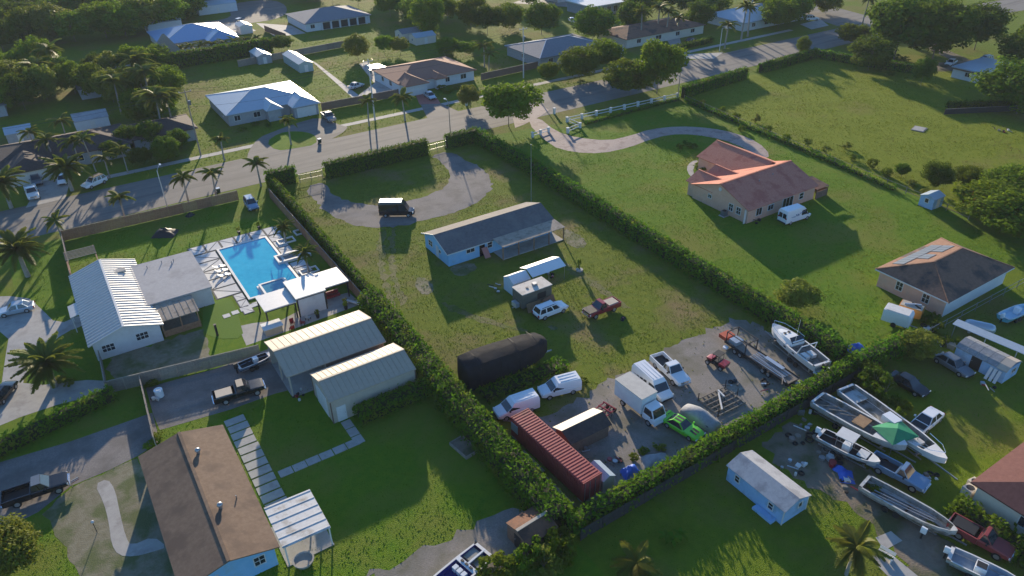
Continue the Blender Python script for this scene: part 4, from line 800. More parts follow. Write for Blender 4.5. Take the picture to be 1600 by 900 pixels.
# low shrubs
for lab, pts, R, H, kd in (
 ('self-sown bush in pasture fence row', [(1075,150),(1095,165),(1128,178),(1150,186),(1158,205),(1180,192),(1200,205),(1228,222),(1262,228),(1290,240),(1320,232),(1332,250),(1362,262),(1385,275),(1425,292),(1445,312)], 1.2, 1.7, 'shrub'),
 ('bushy plant around entrance bed of terracotta house', [(1098,268),(1092,275),(1090,262),(1100,258)], .9, 1.3, 'shrub'), ('shrub in round bed inside paved loop', [(1062,232),(1072,226),(1082,232)], 1.1, 1.2, 'dshrub'),
 ('dark shrub among boats and junk', [(1365,612),(1340,600),(1380,625)], 2.2, 2.6, 'dshrub'), ('bright leafy shrub by green tarp boat', [(1392,652),(1408,640),(1400,660)], 1.1, 1.8, 'shrub'),
 ('hedge bush by purple boat', [(872,862),(845,872),(820,885),(790,895),(770,905),(850,895),(880,880)], 1.7, 2.3, 'shrub'),
 ('dark bush beside solar panel house wall', [(1445,505),(1455,500)], 1.0, 1.1, 'dshrub'), ('red leafed shrub bed under huge trees', [(1400,92),(1415,95),(1380,95),(1376,112),(1390,118)], 1.6, 1.4, 'dshrub'),
 ('front garden shrub by red tile house', [(690,140),(700,145),(715,140),(725,150)], 1.3, 1.5, 'shrub'), ('shrub in front bed of pale metal roof house', [(400,196),(418,198),(380,205)], 1.1, 1.1, 'dshrub'),
 ('shrub under wood fence by street', [(240,602),(95,598),(108,603)], .9, .9, 'shrub'), ('scrubby weed by yard edge', [(910,598),(893,600),(880,592),(1005,708),(990,718),(1030,700)], .7, .7, 'shrub'),
 ('bush beside brown roofed house gable', [(235,700),(245,694),(250,688)], .8, 1.1, 'shrub'), ('dark bush behind weathered shed', [(1470,535),(1462,520),(1500,540)], 1.2, 1.6, 'dshrub')):
    for x, y in pts: shrub(lab, G(x,y), R*random.uniform(.75,1.2), H*random.uniform(.75,1.25), kd, group='each '+lab if len(pts) > 1 else None)
# ---- palms
for lab, p, H, R, kd, n, r in (
 ('foxtail palm in wooden fence line beside wide road', (197,346), 4.2, 2.2, 'royal', 13, .16), ('foxtail palm by fence with long road shadow', (296,320), 5.0, 2.3, 'royal', 13, .16), ('foxtail palm beside trash bin at fence end', (338,308), 4.4, 2.3, 'royal', 13, .16), ('foxtail palm next to hedge block at chain gate', (408,291), 4.4, 2.1, 'royal', 13, .16),
 ('small palm at timber pergola corner', (99,378), 3.6, 2.0, 'royal', 10, .14), ('bushy date palm in side lawn near timber pergola', (44,432), 4.6, 4.0, 'date', 36, .32), ('bushy date palm beside curved concrete driveway', (85,604), 3.4, 3.7, 'date', 44, .36),
 ('date palm over driveway of dark roofed house', (113,298), 4.6, 4.2, 'date', 34, .3), ('date palm at street edge beside white truck', (18,325), 5.0, 4.2, 'date', 34, .3), ('palm by pool lounge in white planter', (447,380), 3.0, 1.9, 'date', 24, .16), ('palm by pool deck edge in white planter', (483,426), 3.6, 2.0, 'date', 24, .16),
 ('street palm beside utility pole in verge', (577,197), 5.6, 2.1, 'royal', 13, .16), ('full street palm in verge before red tile house', (633,189), 5.2, 2.7, 'royal', 15, .18), ('palm on oval front lawn island', (455,226), 5.0, 2.0, 'royal', 13, .16), ('palm on verge beside curved driveway', (351,251), 4.2, 2.0, 'royal', 13, .16),
 ('tall palm with white trunk by villa driveway', (1158,62), 9.5, 2.8, 'royal', 13, .26), ('second white trunk palm by villa driveway', (1168,57), 8.5, 2.6, 'royal', 13, .26), ('palm beside street light at clipped hedge', (1132,76), 6.5, 2.8, 'royal', 13, .22), ('tall fan of palm over road bend', (1346,44), 9, 3.0, 'coco', 18, .2),
 ('tall royal palm before brown villa', (1001,66), 9, 3.2, 'coco', 16, .25), ('royal palm leaning over brown villa roof', (1026,58), 9, 3.4, 'coco', 16, .25), ('yellow green palm before brown villa', (1058,58), 6, 2.8, 'coco', 16, .2), ('royal palm at brown villa entrance', (1040,60), 8, 3.0, 'coco', 16, .22),
 ('clustered palm on lawn beside red tile house', (757,105), 6, 2.8, 'coco', 16, .16), ('slim palm beside clustered palm', (764,112), 5.0, 2.4, 'coco', 12, .12),
 ('curved palm by slab in boat yard', (1322,898), 3.6, 2.5, 'coco', 15, .14), ('short young palm on dark lawn', (992,888), .7, 2.2, 'coco', 13, .16)):
    palm(lab, G(*p), H, R, kd, n, r)
for k, (x, y, H, R) in enumerate(((90,262,6,2.4),(128,268,6.5,2.6),(150,268,7,2.4),(172,278,4.5,2.2),(62,250,6,2.4),(200,270,5,2.2),(110,235,6.5,2.4))):
    palm('slender palm in front of dark brown hip roof', G(x,y), H, R, 'coco', 12, .12, 'palms before the dark roof')
for k, (x, y, H, R) in enumerate(((255,205,8,4.2),(238,165,8.5,4.0),(95,130,9,4.0),(72,150,8,3.8),(190,178,8,3.6),(268,188,6,3.6),(225,150,9,4.2))):
    palm('coconut palm rising above overgrown garden trees', G(x,y), H, R, 'coco', 17, .18, 'coconut palms of the garden')
for k in range(8):
    palm('little palm lining bright blue roofed house', G(285+k*17, 92-k*2.4), 3.2, 2.2, 'coco', 11, .12, 'little palms by the blue roof')
for k, (x, y) in enumerate(((1050,848),(1040,842),(1062,840))): 
    t = thing('banana_plant', 'small broad leaved banana clump on dark lawn', 'plant', (*G(x,y),0), k*2.0, 'banana clump'); MB().tube([(0,0,0),(.02,0,.5)],[.07,.05],6).build('stem', M['hedge'], t)
    for i in range(6):
        a = i*1.05+k; m = MB(); pts = [(s*.9*math.cos(a), s*.9*math.sin(a), .45+.7*s-.75*s*s) for s in (0,.35,.7,1)]; n = Vector((-math.sin(a),math.cos(a),0))
        m.loft([[Vector(p)-n*w_, Vector(p)+n*w_] for p, w_ in zip(pts,(.04,.17,.16,.02))], False).build('leaf', M['hedge'], t)
# ================================================================ vehicles and boats
def wheel_mesh():
    m = MB(); m.cyl((0,-.11,0),.5,.22,'y',16); me = m.mesh('wheel',40); me.materials.append(M['tyre']); return me
WHEEL = wheel_mesh(); _r2 = MB(); _r2.cyl((0,-.125,0),.3,.25,'y',12); RIM = _r2.mesh('rim',40); RIM.materials.append(M['rim'])
def wheels(t, xs, yw, d=.7):
    for x in xs:
        for y in (-yw, yw):
            o = inst('wheel', WHEEL, t, (x,y,d/2), (0,0,0), (d,1,d)); inst('rim', RIM, o)
def sec(x, w_, zb, zt, r=.12): return [(x,-w_*.86,zb),(x,w_*.86,zb),(x,w_,zb+r),(x,w_,zt-r),(x,w_*.90,zt),(x,-w_*.90,zt),(x,-w_,zt-r),(x,-w_,zb+r)]
def quad_in(q, k, off):
    q = [Vector(p) for p in q]; c = sum(q, Vector())/len(q); n = (q[1]-q[0]).cross(q[2]-q[0]).normalized()
    return [c+(p-c)*k+n*off for p in q]
def cabin(t, m, xw0, xw1, xr1, xr0, wb, wt, zb, zt, sides=2, rear=True, kx=.86, roofm=None):
    """greenhouse frustum with separate panes"""
    B = [(xr0,-wb,zb),(xw0,-wb,zb),(xw0,wb,zb),(xr0,wb,zb)]; T = [(xr1,-wt,zt),(xw1,-wt,zt),(xw1,wt,zt),(xr1,wt,zt)]
    MB().add(B+T, [(0,3,2,1),(4,5,6,7),(0,1,5,4),(1,2,6,5),(2,3,7,6),(3,0,4,7)]).build('cabin', m, t)
    MB().slab([Vector(p)+Vector((0,0,.035)) for p in quad_in([T[0],T[1],T[2],T[3]],.97,0)],.03).build('roof', roofm or m, t)
    g = M['glass']; ws = quad_in([B[1],B[2],T[2],T[1]], .90, .012); MB().slab(ws,.01).build('windshield', g, t)
    if rear: MB().slab(quad_in([B[3],B[0],T[0],T[3]], .84, .012),.01).build('rear_window', g, t)
    for s in (-1, 1):
        for i in range(sides):
            f0, f1 = i/sides, (i+1)/sides
            lerp = lambda A_, B_, f: Vector(A_).lerp(Vector(B_), f)
            b0, b1, t0, t1 = ((B[0],B[1],T[0],T[1]) if s < 0 else (B[3],B[2],T[3],T[2]))
            q = [lerp(b0,b1,f0),lerp(b0,b1,f1),lerp(t0,t1,f1),lerp(t0,t1,f0)]
            if s > 0: q = [q[1],q[0],q[3],q[2]]
            MB().slab(quad_in(q,.84,.012),.01).build('side_window', g, t)
def lights(t, xf, xr, w_, zf, zr, f=.14):
    for y in (-w_*.78, w_*.78):
        MB().box(xf-.08,xf+.02,y-.17,y+.17,zf-f/2,zf+f/2).build('headlight', M['lamp'], t)
        MB().box(xr-.02,xr+.06,y-.13,y+.13,zr-.14,zr+.14).build('taillight', M['tail'], t)
def mirrors(t, x, w_, z, m):
    for y in (-1,1): MB().box(x-.08,x+.08,y*w_-(.22 if y<0 else -.02),y*w_+(.22 if y>0 else -.02),z-.08,z+.10).build('mirror', m, t)
def vehicle(name, label, cat, p, hd, group=None): return thing(name, label, cat, (p[0],p[1],.02), R_(hd), group)
def sedan(label, p, hd, m, name='sedan', cat='car', L=4.7, W=.91, suv=False, sport=False, stripes=None, roofm=None, group=None):
    t = vehicle(name, label, cat, p, hd, group); h = L/2; zb = .30 if suv else .2; z1 = 1.08 if suv else (.86 if not sport else .80); zf = .98 if suv else .74; zr = 1.05 if suv else .88
    st = [(-h,.80,zb+.18,zr-.12),(-h+.12,.93,zb+.05,zr),(-h+.9,1,zb,z1),(-.3,1,zb,z1+.02),(h-1.5,1,zb,z1),(h-1.25,.99,zb,zf+.10),(h-.5,.96,zb+.02,zf),(h-.1,.86,zb+.08,zf-.12),(h,.74,zb+.2,zf-.22)]
    MB().loft([sec(x,W*k,a,b) for x,k,a,b in st]).build('body', m, t, 35)
    if suv: cabin(t, m, h-1.35, h-2.05, -h+.45, -h+.12, W*.93, W*.74, z1-.04, 1.74, 3, roofm=roofm)
    elif sport: cabin(t, m, h-1.75, h-2.5, -h+1.35, -h+.55, W*.92, W*.66, z1-.05, 1.30, 1)
    else: cabin(t, m, h-1.35, h-2.1, -h+1.25, -h+.55, W*.92, W*.68, z1-.05, 1.45, 2)
    wheels(t, (h-.95,-h+.95), W-.10, .72 if suv else .65); lights(t, h-.06, -h-.01, W, zf-.2, zr-.22); mirrors(t, h-1.75, W, z1+.05, m)
    MB().box(-h-.05,-h+.1,-W*.8,W*.8,zb+.12,zb+.32).build('bumper', M['black'] if suv else m, t); MB().box(h-.06,h+.03,-W*.55,W*.55,zb+.12,zb+.3).build('grille', M['black'], t)
    if suv:
        for y in (-W*.66,W*.66): MB().bar((-h+.7,y,1.82),(h-2.3,y,1.82),.05,.05).build('roof_rail', M['black'], t)
    if stripes:
        for y in (-.24,.24):
            MB().slab([(h-1.3,y-.14,zf+.115),(h-.5,y-.14,zf+.016),(h-.5,y+.14,zf+.016),(h-1.3,y+.14,zf+.115)][::-1],.012).build('hood_stripe', stripes, t)
            MB().box(-h+1.4,h-2.5,y-.14,y+.14,1.335,1.348).build('roof_stripe', stripes, t); MB().slab([(-h+.12,y-.14,zr+.012),(-h+.5,y-.14,z1-.01),(-h+.5,y+.14,z1-.01),(-h+.12,y+.14,zr+.012)][::-1],.012).build('tail_stripe', stripes, t)
        MB().box(-h-.02,-h+.22,-W*.8,W*.8,zr+.06,zr+.11).build('spoiler', m, t)
    return t
def pickup(label, p, hd, m, L=5.9, W=1.0, name='pickup_truck', crew=True, load=None, group=None, rack=False, roofm=None):
    t = vehicle(name, label, 'pickup', p, hd, group); h = L/2; xb = -.35 if crew else -.05
    st = [(xb,1,.45,1.22),(h-1.75,1,.45,1.22),(h-1.5,.99,.45,1.18),(h-.35,.97,.5,1.12),(h-.05,.92,.55,1.02),(h,.84,.62,.92)]
    MB().loft([sec(x,W*k,a,b) for x,k,a,b in st]).build('body', m, t, 35)
    cabin(t, m, h-1.6, h-2.25, xb+.22, xb+.04, W*.93, W*.76, 1.18, 1.88, 2 if crew else 1, roofm=roofm)
    bd = MB(); bd.box(-h,xb-.03,-W+.12,W-.12,.55,.66); bd.box(-h,xb-.03,-W,-W+.12,.5,1.20); bd.box(-h,xb-.03,W-.12,W,.5,1.20); bd.box(xb-.1,xb-.03,-W+.121,W-.121,.661,1.19); bd.build('bed', m, t)
    MB().box(-h-.04,-h+.05,-W+.1,W-.1,.661,1.18).build('tailgate', m, t); MB().box(-h+.06,xb-.12,-W+.14,W-.14,.662,.69).build('bed_liner', M['black'], t)
    wheels(t, (h-1.0,-h+1.2), W-.11, .82); lights(t, h-.05, -h-.03, W, .88, .95, .2); mirrors(t, h-2.0, W, 1.25, M['black'])
    MB().box(h-.03,h+.1,-W*.9,W*.9,.45,.64).build('bumper', M['chrome'], t); MB().box(h-.02,h+.04,-W*.55,W*.55,.68,1.0).build('grille', M['chrome'], t); MB().box(-h-.16,-h-.041,-W*.85,W*.85,.45,.62).build('bumper', M['chrome'], t)
    if load: MB().box(-h+.3,xb-.4,-W+.25,W-.25,.70,1.25).build('bed_load', load, t)
    if rack: 
        for y in (-W*.7,W*.7): MB().bar((-h+.2,y,1.5),(xb-.1,y,1.9),.06).build('rack_bar', M['black'], t)
    return t
def van(label, p, hd, m, L=5.6, W=1.0, H=2.5, name='cargo_van', pax=0, rearw=True, nose=1.0, group=None, roofm=None):
    t = vehicle(name, label, 'van', p, hd, group); h = L/2; zb = 1.12
    st = [(-h,.95,.35,zb),(-h+.1,1,.32,zb),(h-nose-.5,1,.32,zb),(h-nose,.99,.32,zb+.02),(h-.35,.95,.36,.98),(h-.05,.86,.42,.82),(h,.76,.5,.7)]
    MB().loft([sec(x,W*k,a,b,.1) for x,k,a,b in st]).build('body', m, t, 35)
    x0, x1 = h-nose+.12, h-nose-.95
    B = [(-h+.01,-W*.985,zb-.05),(x0,-W*.95,zb-.05),(x0,W*.95,zb-.05),(-h+.01,W*.985,zb-.05)]; zt = H; T = [(-h+.12,-W*.80,zt),(x1,-W*.76,zt-.04),(x1,W*.76,zt-.04),(-h+.12,W*.80,zt)]
    mid = [(-h+.02,-W*.97,zt-.35),(x1+.35,-W*.9,zt-.42),(x1+.35,W*.9,zt-.42),(-h+.02,W*.97,zt-.35)]
    MB().add(B+mid+T, [(0,3,2,1),(8,9,10,11)]+[f for o in (0,4) for f in ((o,o+1,o+5,o+4),(o+1,o+2,o+6,o+5),(o+2,o+3,o+7,o+6),(o+3,o,o+4,o+7))]).build('cargo_body', m, t, 30)
    g = M['glass']; MB().slab(quad_in([B[1],B[2],mid[2],mid[1]],.92,.012),.01).build('windshield', g, t)
    def sidew(xa, xb_, nm='side_window'):
        for s in (-1,1):
            f = lambda x, top: (x, s*W*(.90+.012 if top else .965+.012), (zt-.50) if top else zb+.08)
            q = [f(xa,0),f(xb_,0),f(xb_-(.28 if xb_>x1-.2 else 0),1),f(xa,1)]
            MB().slab(q if s < 0 else [q[1],q[0],q[3],q[2]],.012).build(nm, g, t)
    sidew(x1-.55, x0-.30)
    for k in range(pax): sidew(-h+.3+k*(L-nose-2.1)/pax, -h+.3+(k+1)*(L-nose-2.1)/pax-.1)
    if rearw:
        for y in (-.42,.42): MB().box(-h-.02,-h+.02,y-.34,y+.34,zb+.1,zt-.55).build('rear_window', g, t)
    wheels(t, (h-.95,-h+1.1), W-.11, .70); lights(t, h-.12, -h-.01, W, .80, 1.3, .22); mirrors(t, x0-.35, W, zb+.2, M['black'])
    MB().box(h-.05,h+.05,-W*.7,W*.7,.38,.6).build('bumper', M['black'], t); MB().box(-h-.1,-h-.001,-W*.85,W*.85,.38,.55).build('bumper', M['black'], t)
    for y in (-.5,0,.5): MB().box(-h+.4,x1-.3,y-.05,y+.05,zt-.03,zt+.02).build('roof_rib', m, t)
    return t
W_ = M['carwhite']
def mid(a, b): return ((a[0]+b[0])/2, (a[1]+b[1])/2)
# central lot
t = van('black high roof passenger van parked on gravel loop', G(621,336), -33, M['blackpaint'], 6.0, 1.0, 2.75, 'passenger_van', 3, roofm=None)
MB().box(-2.8,1.0,-.78,.78,2.77,2.80).build('roof_panel', M['carsilver'], t)  # sunlit brightness of the van roof put into a silver panel
sedan('white station wagon with roof rails beside flat roofed trailer', (49.9,68.6), 0, W_, 'station_wagon', 'car', 5.0, .95, True)
t = pickup('red pickup with black open hood and tan load on lawn', (55.9,64.9), 180, M['carred'], 5.4, .95, 'red_pickup', True, mat('tan_canvas',(.50,.42,.32),.9,(.56,.48,.38),2)); MB().box(1.3,2.75,-.85,.85,1.13,1.22).build('open_engine', M['black'], t)
van('white cargo van behind red container end', (34.9,54.4), 172, W_, 5.2, .98, 2.05, 'cargo_van', 0, False, 1.15)
van('white cargo van on grass edge beside leafy growth', (41.0,54.4), 166, W_, 5.0, .97, 2.05, 'cargo_van', 0, False, 1.2)
van('white passenger van parked between box truck and pickup', (50.5,48.7), -95, W_, 5.8, 1.0, 2.25, 'passenger_van', 4, True, 1.0)
pickup('white pickup with open black bed beside passenger van', (54.2,49.6), -98, W_, 5.9, 1.0)
sedan('lime green sports car with black stripes on gravel', (48.5,41.5), -80, M['cargreen'], 'sports_car', 'car', 4.8, .95, sport=True, stripes=M['black'])
# box truck
t = vehicle('box_truck', 'white box truck with cargo box and cab over front', 'truck', (46.7,46.4), -88)
bxm = mat('truck_box',(.60,.62,.62),.55,(.68,.70,.70),1.5); MB().box(-3.3,1.1,-1.15,1.15,.95,3.1).build('cargo_box', bxm, t); MB().box(-3.35,1.15,-1.2,1.2,3.101,3.18).build('box_roof', mat('box_roof',(.46,.44,.40),.8,(.54,.52,.47),1.5), t)
MB().loft([sec(x,1.0*k,a,b) for x,k,a,b in ((1.2,1,.5,1.35),(2.7,1,.5,1.35),(3.0,.95,.55,1.2),(3.05,.85,.65,1.0))]).build('cab_body', W_, t, 35)
cabin(t, W_, 2.92, 2.45, 1.3, 1.2, .96, .86, 1.3, 2.25, 1, False); wheels(t, (2.2,-2.0), .92, .8); lights(t, 3.0, -3.37, 1.0, .85, 1.1); mirrors(t, 2.7, 1.0, 1.6, M['black']); MB().box(-3.2,2.9,-.4,.4,.5,.7).build('chassis', M['black'], t); MB().box(3.0,3.12,-.95,.95,.45,.65).build('bumper', W_, t)
# covered car
t = vehicle('covered_car', 'car under grey fabric cover beside lime green car', 'car cover', (51.3,41.6), -82)
cv_ = mat('grey_cover',(.27,.28,.29),.85,(.34,.35,.36),2,bump=.03,bscale=3)
MB().loft([[(x,w_*math.cos(a)*(1 if math.sin(a)<.55 else .9),z*max(0,math.sin(a))**.55) for a in [math.pi*k/12 for k in range(13)]] for x,w_,z in ((-2.3,.70,.62),(-2.15,.9,.85),(-1.4,.96,1.15),(-.7,.95,1.42),(.3,.95,1.42),(1.0,.96,1.08),(1.8,.94,.92),(2.25,.82,.72),(2.35,.6,.5))]).build('fabric_cover', cv_, t, 60)
for x in (-1.4,1.45):
    for y in (-.78,.78): inst('wheel', WHEEL, t, (x,y,.31), (0,0,0), (.62,1,.62))
# UTV
t = vehicle('utility_vehicle', 'black and red utility vehicle with flat roof on gravel', 'utility vehicle', (60.2,47.6), 100)
MB().box(-1.3,1.2,-.62,.62,.38,.62).build('chassis', M['black'], t); MB().loft([sec(x,.6*k,.6,z) for x,k,z in ((.5,1,1.0),(1.1,.9,.92),(1.35,.7,.8))]).build('hood', M['carred'], t, 35); MB().box(-1.4,-.5,-.65,.65,.63,.95).build('cargo_bed', M['carred'], t)
MB().box(-.55,.45,-.62,.62,1.82,1.9).build('roof', M['black'], t); MB().box(-.4,.1,-.55,.55,.63,1.0).build('seat', M['black'], t)
for x in (-.5,.45):
    for y in (-.58,.58): MB().bar((x,y,.6),(x*.8,y,1.83),.05).build('roll_bar', M['black'], t)
wheels(t,(.95,-.9),.62,.66)
# black tarp covered vehicle
t = thing('tarp_covered_boat', 'large boat shape wrapped in black tarp on lawn', 'covered boat', (37.9,61.6,0), R_(-3))
tm = mat('black_tarp',(.016,.017,.020),.85,(.028,.029,.033),.8,bump=.06,bscale=1.1,spec=.1)
S_ = []
for x,w_,zt,z0 in ((-5.7,1.35,3.35,.0),(-5.55,1.6,3.6,.0),(-3.5,1.65,3.7,.05),(-1.2,1.65,3.75,.1),(1.2,1.65,3.6,.25),(3.4,1.55,3.5,.5),(5.0,1.25,3.3,.9),(5.8,.75,2.9,1.3)):
    j = lambda: random.uniform(-.07,.07)
    S_.append([(x,-w_*.92,z0+j()*.3),(x+j(),-w_+j(),1.2),(x,-w_+j(),zt-.8),(x+j(),-w_*.93,zt-.16+j()),(x,-.3,zt+j()),(x,.3,zt+j()),(x+j(),w_*.93,zt-.16+j()),(x,w_+j(),zt-.8),(x+j(),w_+j(),1.2),(x,w_*.92,z0)])
MB().loft(S_).build('tarp', tm, t, 60)
for x in (-4,-1.3,1.4,4): m = MB(); m.tube([(x,-1.69,.6),(x,-1.72,2.8),(x,-1.45,3.52),(x,0,3.76),(x,1.45,3.52),(x,1.72,2.8)], .03, 5); m.build('strap', M['black'], t)
for x in (-1,0,1):
    for y in (-1.1,1.1): inst('wheel', WHEEL, t, (x*1.0,y,.36), (0,0,0), (.72,1,.72))
MB().box(5.2,6.9,-.08,.08,.4,.52).build('trailer_tongue', M['steel'], t)
# left lots
pickup('black pickup with loaded bed parked before open metal garage', (9.2,75.2), -6, M['blackpaint'], 5.8, .98, 'black_pickup', True, WM['tan'], roofm=mat('tan_cab_roof',(.32,.27,.21),.6))  # cab roof coloured tan, paler than the black body
pickup('black pickup parked in gravel driveway near garden path', (-12.4,71.2), -4, M['blackpaint'], 5.9, 1.0, 'black_pickup', rack=False, roofm=M['cargrey'])
sedan('silver blue sedan on curved concrete driveway', (-12.0,111.5), 172, M['carsilver'])
sedan('black sedan parked beside date palm on curved driveway', (-14.6,91.2), 60, M['blackpaint'])
sedan('pale blue hatchback parked at end of wooden street fence', (25.7,126.6), -92, M['carblue'], suv=True, L=4.6)
# boat junk beside open garage
# across the road
sedan('white crossover parked on verge across the road', G(149,290), -150, W_, 'crossover', 'car', 4.7, .95, True, roofm=M['black'])
pickup('white work truck parked in driveway of dark roofed house', G(52,306), -88, W_, 6.0, 1.0, 'work_truck')
sedan('dark grey car behind white work truck', G(58,286), -88, M['cargrey'], suv=True, L=4.7); sedan('white car under date palm in driveway', G(100,284), -100, W_)
pickup('dark grey pickup before white double garage door', G(514,187), -93, M['cargrey'], 5.6, .98, 'grey_pickup', True, roofm=W_)
sedan('silver sedan on brick red driveway', G(672,153), -95, M['carsilver'])
sedan('pale covered car on patio beside concrete path', G(557,137), 20, mat('pale_cover',(.62,.62,.60),.8), L=4.4)
sedan('black car in villa driveway behind clipped hedge', G(1080,66), 10, M['blackpaint']); sedan('white car in driveway near road bend', G(1268,32), -30, W_, suv=True, L=4.6); sedan('white car half hidden by driveway tree', G(1242,32), -30, W_); sedan('white sedan among trees behind dark round tree', G(893,34), 60, W_)
t = van('white high roof van with blue lettering beside terracotta house', (100.2,68.4), -4, W_, 5.9, 1.02, 2.6, 'cargo_van', 0, True, .95)
lm = mat('blue_lettering',(.06,.16,.34),.5)
def scrawl(pts, r): m = MB(); m.tube([(x,-1.0+(z-1.4)*.045-.0,z) for x,z in pts],r,4); m.build('lettering', lm, t)
scrawl([(-1.9+.09*k,1.35+.10*math.sin(k*1.9)) for k in range(12)],.03); scrawl([(-.9+.08*k,1.5+.22*math.sin(k*1.3)) for k in range(11)],.045); scrawl([(.0+.09*k,1.68+.07*math.sin(k*2.2)+.01*k) for k in range(11)],.035)
MB().slab([(1.0,-.985,1.72),(1.25,-.985,1.78),(1.2,-.975,1.98)],.02).build('logo_mark', lm, t)
sedan('white sedan parked on dirt drive by white flat house', G(1485,101), 190, W_, L=4.7); sedan('grey crossover behind white flat house', G(1538,97), 170, M['carsilver'], suv=True)
t = thing('golf_cart', 'little white golf cart near bright blue roofed house', 'golf cart', (*G(374,37),0), .4); MB().box(-1.1,1.1,-.6,.6,.3,.7).build('body', W_, t); MB().box(-.9,.9,-.65,.65,1.8,1.88).build('roof', W_, t); MB().box(-.3,.1,-.55,.55,.71,1.1).build('seat', M['black'], t); wheels(t,(.75,-.75),.5,.45)
for x in (-.85,.85):
    for y in (-.58,.58): MB().box(x-.03,x+.03,y-.03,y+.03,.7,1.8).build('post', M['black'], t)
# lower right yard vehicles
sedan('black convertible parked by hedge in boat yard', (75.6,32.0), -88, M['blackpaint'], L=4.6)
sedan('dusty grey sedan parked beside weathered blue shed', (83.5,31.2), -96, M['cargrey'], L=4.9, roofm=M['carsilver'])
pickup('blue grey pickup among boats', (61.6,24.2), -80, M['carblue'], 5.6, .98, 'blue_pickup', False)
pickup('red pickup with dark covered bed near small boat', (60.4,15.2), -80, mat('faded_red',(.30,.05,.045),.5,(.24,.05,.05),2), 5.4, .95, 'faded_red_pickup', False, M['black'])
t = sedan('white car with black roof window near large boat', (71.4,27.2), 184, W_, L=4.8, suv=False); MB().box(1.0,2.1,-.72,.72,.80,.84).build('dark_hood', M['black'], t)
# ---- boats
def hull(t, L, W, H, m, inner, deckx=.45, z0=.55, floor=.35, tr=True, rimm=None, st_taper=.92):
    """open hull: bow at +x; parts hull, gunwale, cockpit liner, foredeck, trailer"""
    st = [(-.5,st_taper,1,.0),(-.25,1,1,.0),(0,1,1.0,.02),(.2,.92,1.03,.06),(.34,.70,1.07,.16),(.44,.40,1.12,.34),(.495,.06,1.18,.72)]
    o_, g_ = [], []
    for f, k, hk, kl in st:
        x = f*L; w_ = W/2*k; zt = z0+H*hk; zk = z0+H*kl
        o_.append([(x,0,zk),(x,-w_*.72,z0+H*(.22+.5*kl)),(x,-w_,zt),(x,-w_*.86-.0,zt),(x,w_*.86,zt),(x,w_,zt),(x,w_*.72,z0+H*(.22+.5*kl))])
    b = MB()
    n = 7; vs = [p for q in o_ for p in q]; fs = []
    for i in range(len(o_)-1):
        for k in (0,1,5,6): fs.append((i*n+k,i*n+(k+1)%n,(i+1)*n+(k+1)%n,(i+1)*n+k))
    fs.append((0,1,2,5,6)); b.add(vs, fs); b.build('hull', m, t, 35)
    rim = MB()
    for i in range(len(o_)-1):
        for s in (2,4): rim.add([o_[i][s],o_[i][s+1],o_[i+1][s+1],o_[i+1][s]], [(0,1,2,3)])
    rim.add([o_[0][2],o_[0][5],(-.5*L+.3,W/2*st_taper,z0+H),(-.5*L+.3,-W/2*st_taper,z0+H)],[(0,1,2,3)]); rim.build('gunwale', rimm or M['white'], t)
    lin = MB(); zf = z0+H*floor
    for i in range(len(o_)-1):
        a, c = o_[i], o_[i+1]
        if st[i][0] < deckx-.001:
            lin.add([a[3],c[3],(c[3][0],c[3][1]*.9,zf),(a[3][0],a[3][1]*.9,zf)],[(0,1,2,3)]); lin.add([a[4],c[4],(c[4][0],c[4][1]*.9,zf),(a[4][0],a[4][1]*.9,zf)],[(3,2,1,0)])
            lin.add([(a[3][0],a[3][1]*.9,zf),(c[3][0],c[3][1]*.9,zf),(c[4][0],c[4][1]*.9,zf),(a[4][0],a[4][1]*.9,zf)],[(0,1,2,3)])
        else: MB().add([a[3],c[3],c[4],a[4]],[(3,2,1,0)]).build('foredeck', rimm or M['white'], t)
    lin.add([o_[0][3],o_[0][4],(o_[0][4][0],o_[0][4][1]*.9,zf),(o_[0][3][0],o_[0][3][1]*.9,zf)],[(0,1,2,3)]); lin.build('cockpit', inner, t)
    if tr:
        for y in (-.5,.5): MB().box(-.45*L,.35*L,y*W*.6-.06,y*W*.6+.06,.38,.5).build('trailer_rail', M['steel'], t)
        MB().box(.3*L,.62*L,-.06,.06,.36,.48).build('trailer_tongue', M['steel'], t)
        for x in (-.18*L,-.06*L):
            for y in (-W*.42,W*.42): inst('wheel', WHEEL, t, (x,y,.32), (0,0,0), (.64,1,.64))
        for x in (-.4*L,0,.3*L): MB().box(x-.1,x+.1,-.35*W,.35*W,.5,z0+H*.22).build('bunk', M['woodgrey'], t)
def outboard(t, x, y, z, m=None):
    o = MB().loft([[(x-.25+k,y-.16*s,z+q),(x+.25+k,y-.14*s,z+q),(x+.25+k,y+.14*s,z+q),(x-.25+k,y+.16*s,z+q)] for k,s,q in ((0,.9,0),(0,1.1,.3),(-.02,1,.55),(0,.6,.68))]).build('outboard_motor', m or M['black'], t, 40)
    MB().box(x-.1,x+.08,y-.06,y+.06,z-.8,z).build('motor_leg', M['black'], o)
gr_ = mat('boat_grey',(.40,.41,.40),.6,(.50,.51,.50),2,c3=(.28,.26,.22),scale3=.8,w3=(.5,.65)); gi = mat('boat_inner',(.20,.20,.19),.8,(.32,.31,.29),2,c3=(.12,.11,.08),scale3=.9,w3=(.48,.62)); bh = mat('white_hull',(.70,.72,.73),.3,(.66,.68,.70),1)
bluehull = mat('pale_blue_hull',(.42,.60,.72),.35,(.48,.65,.76),1)
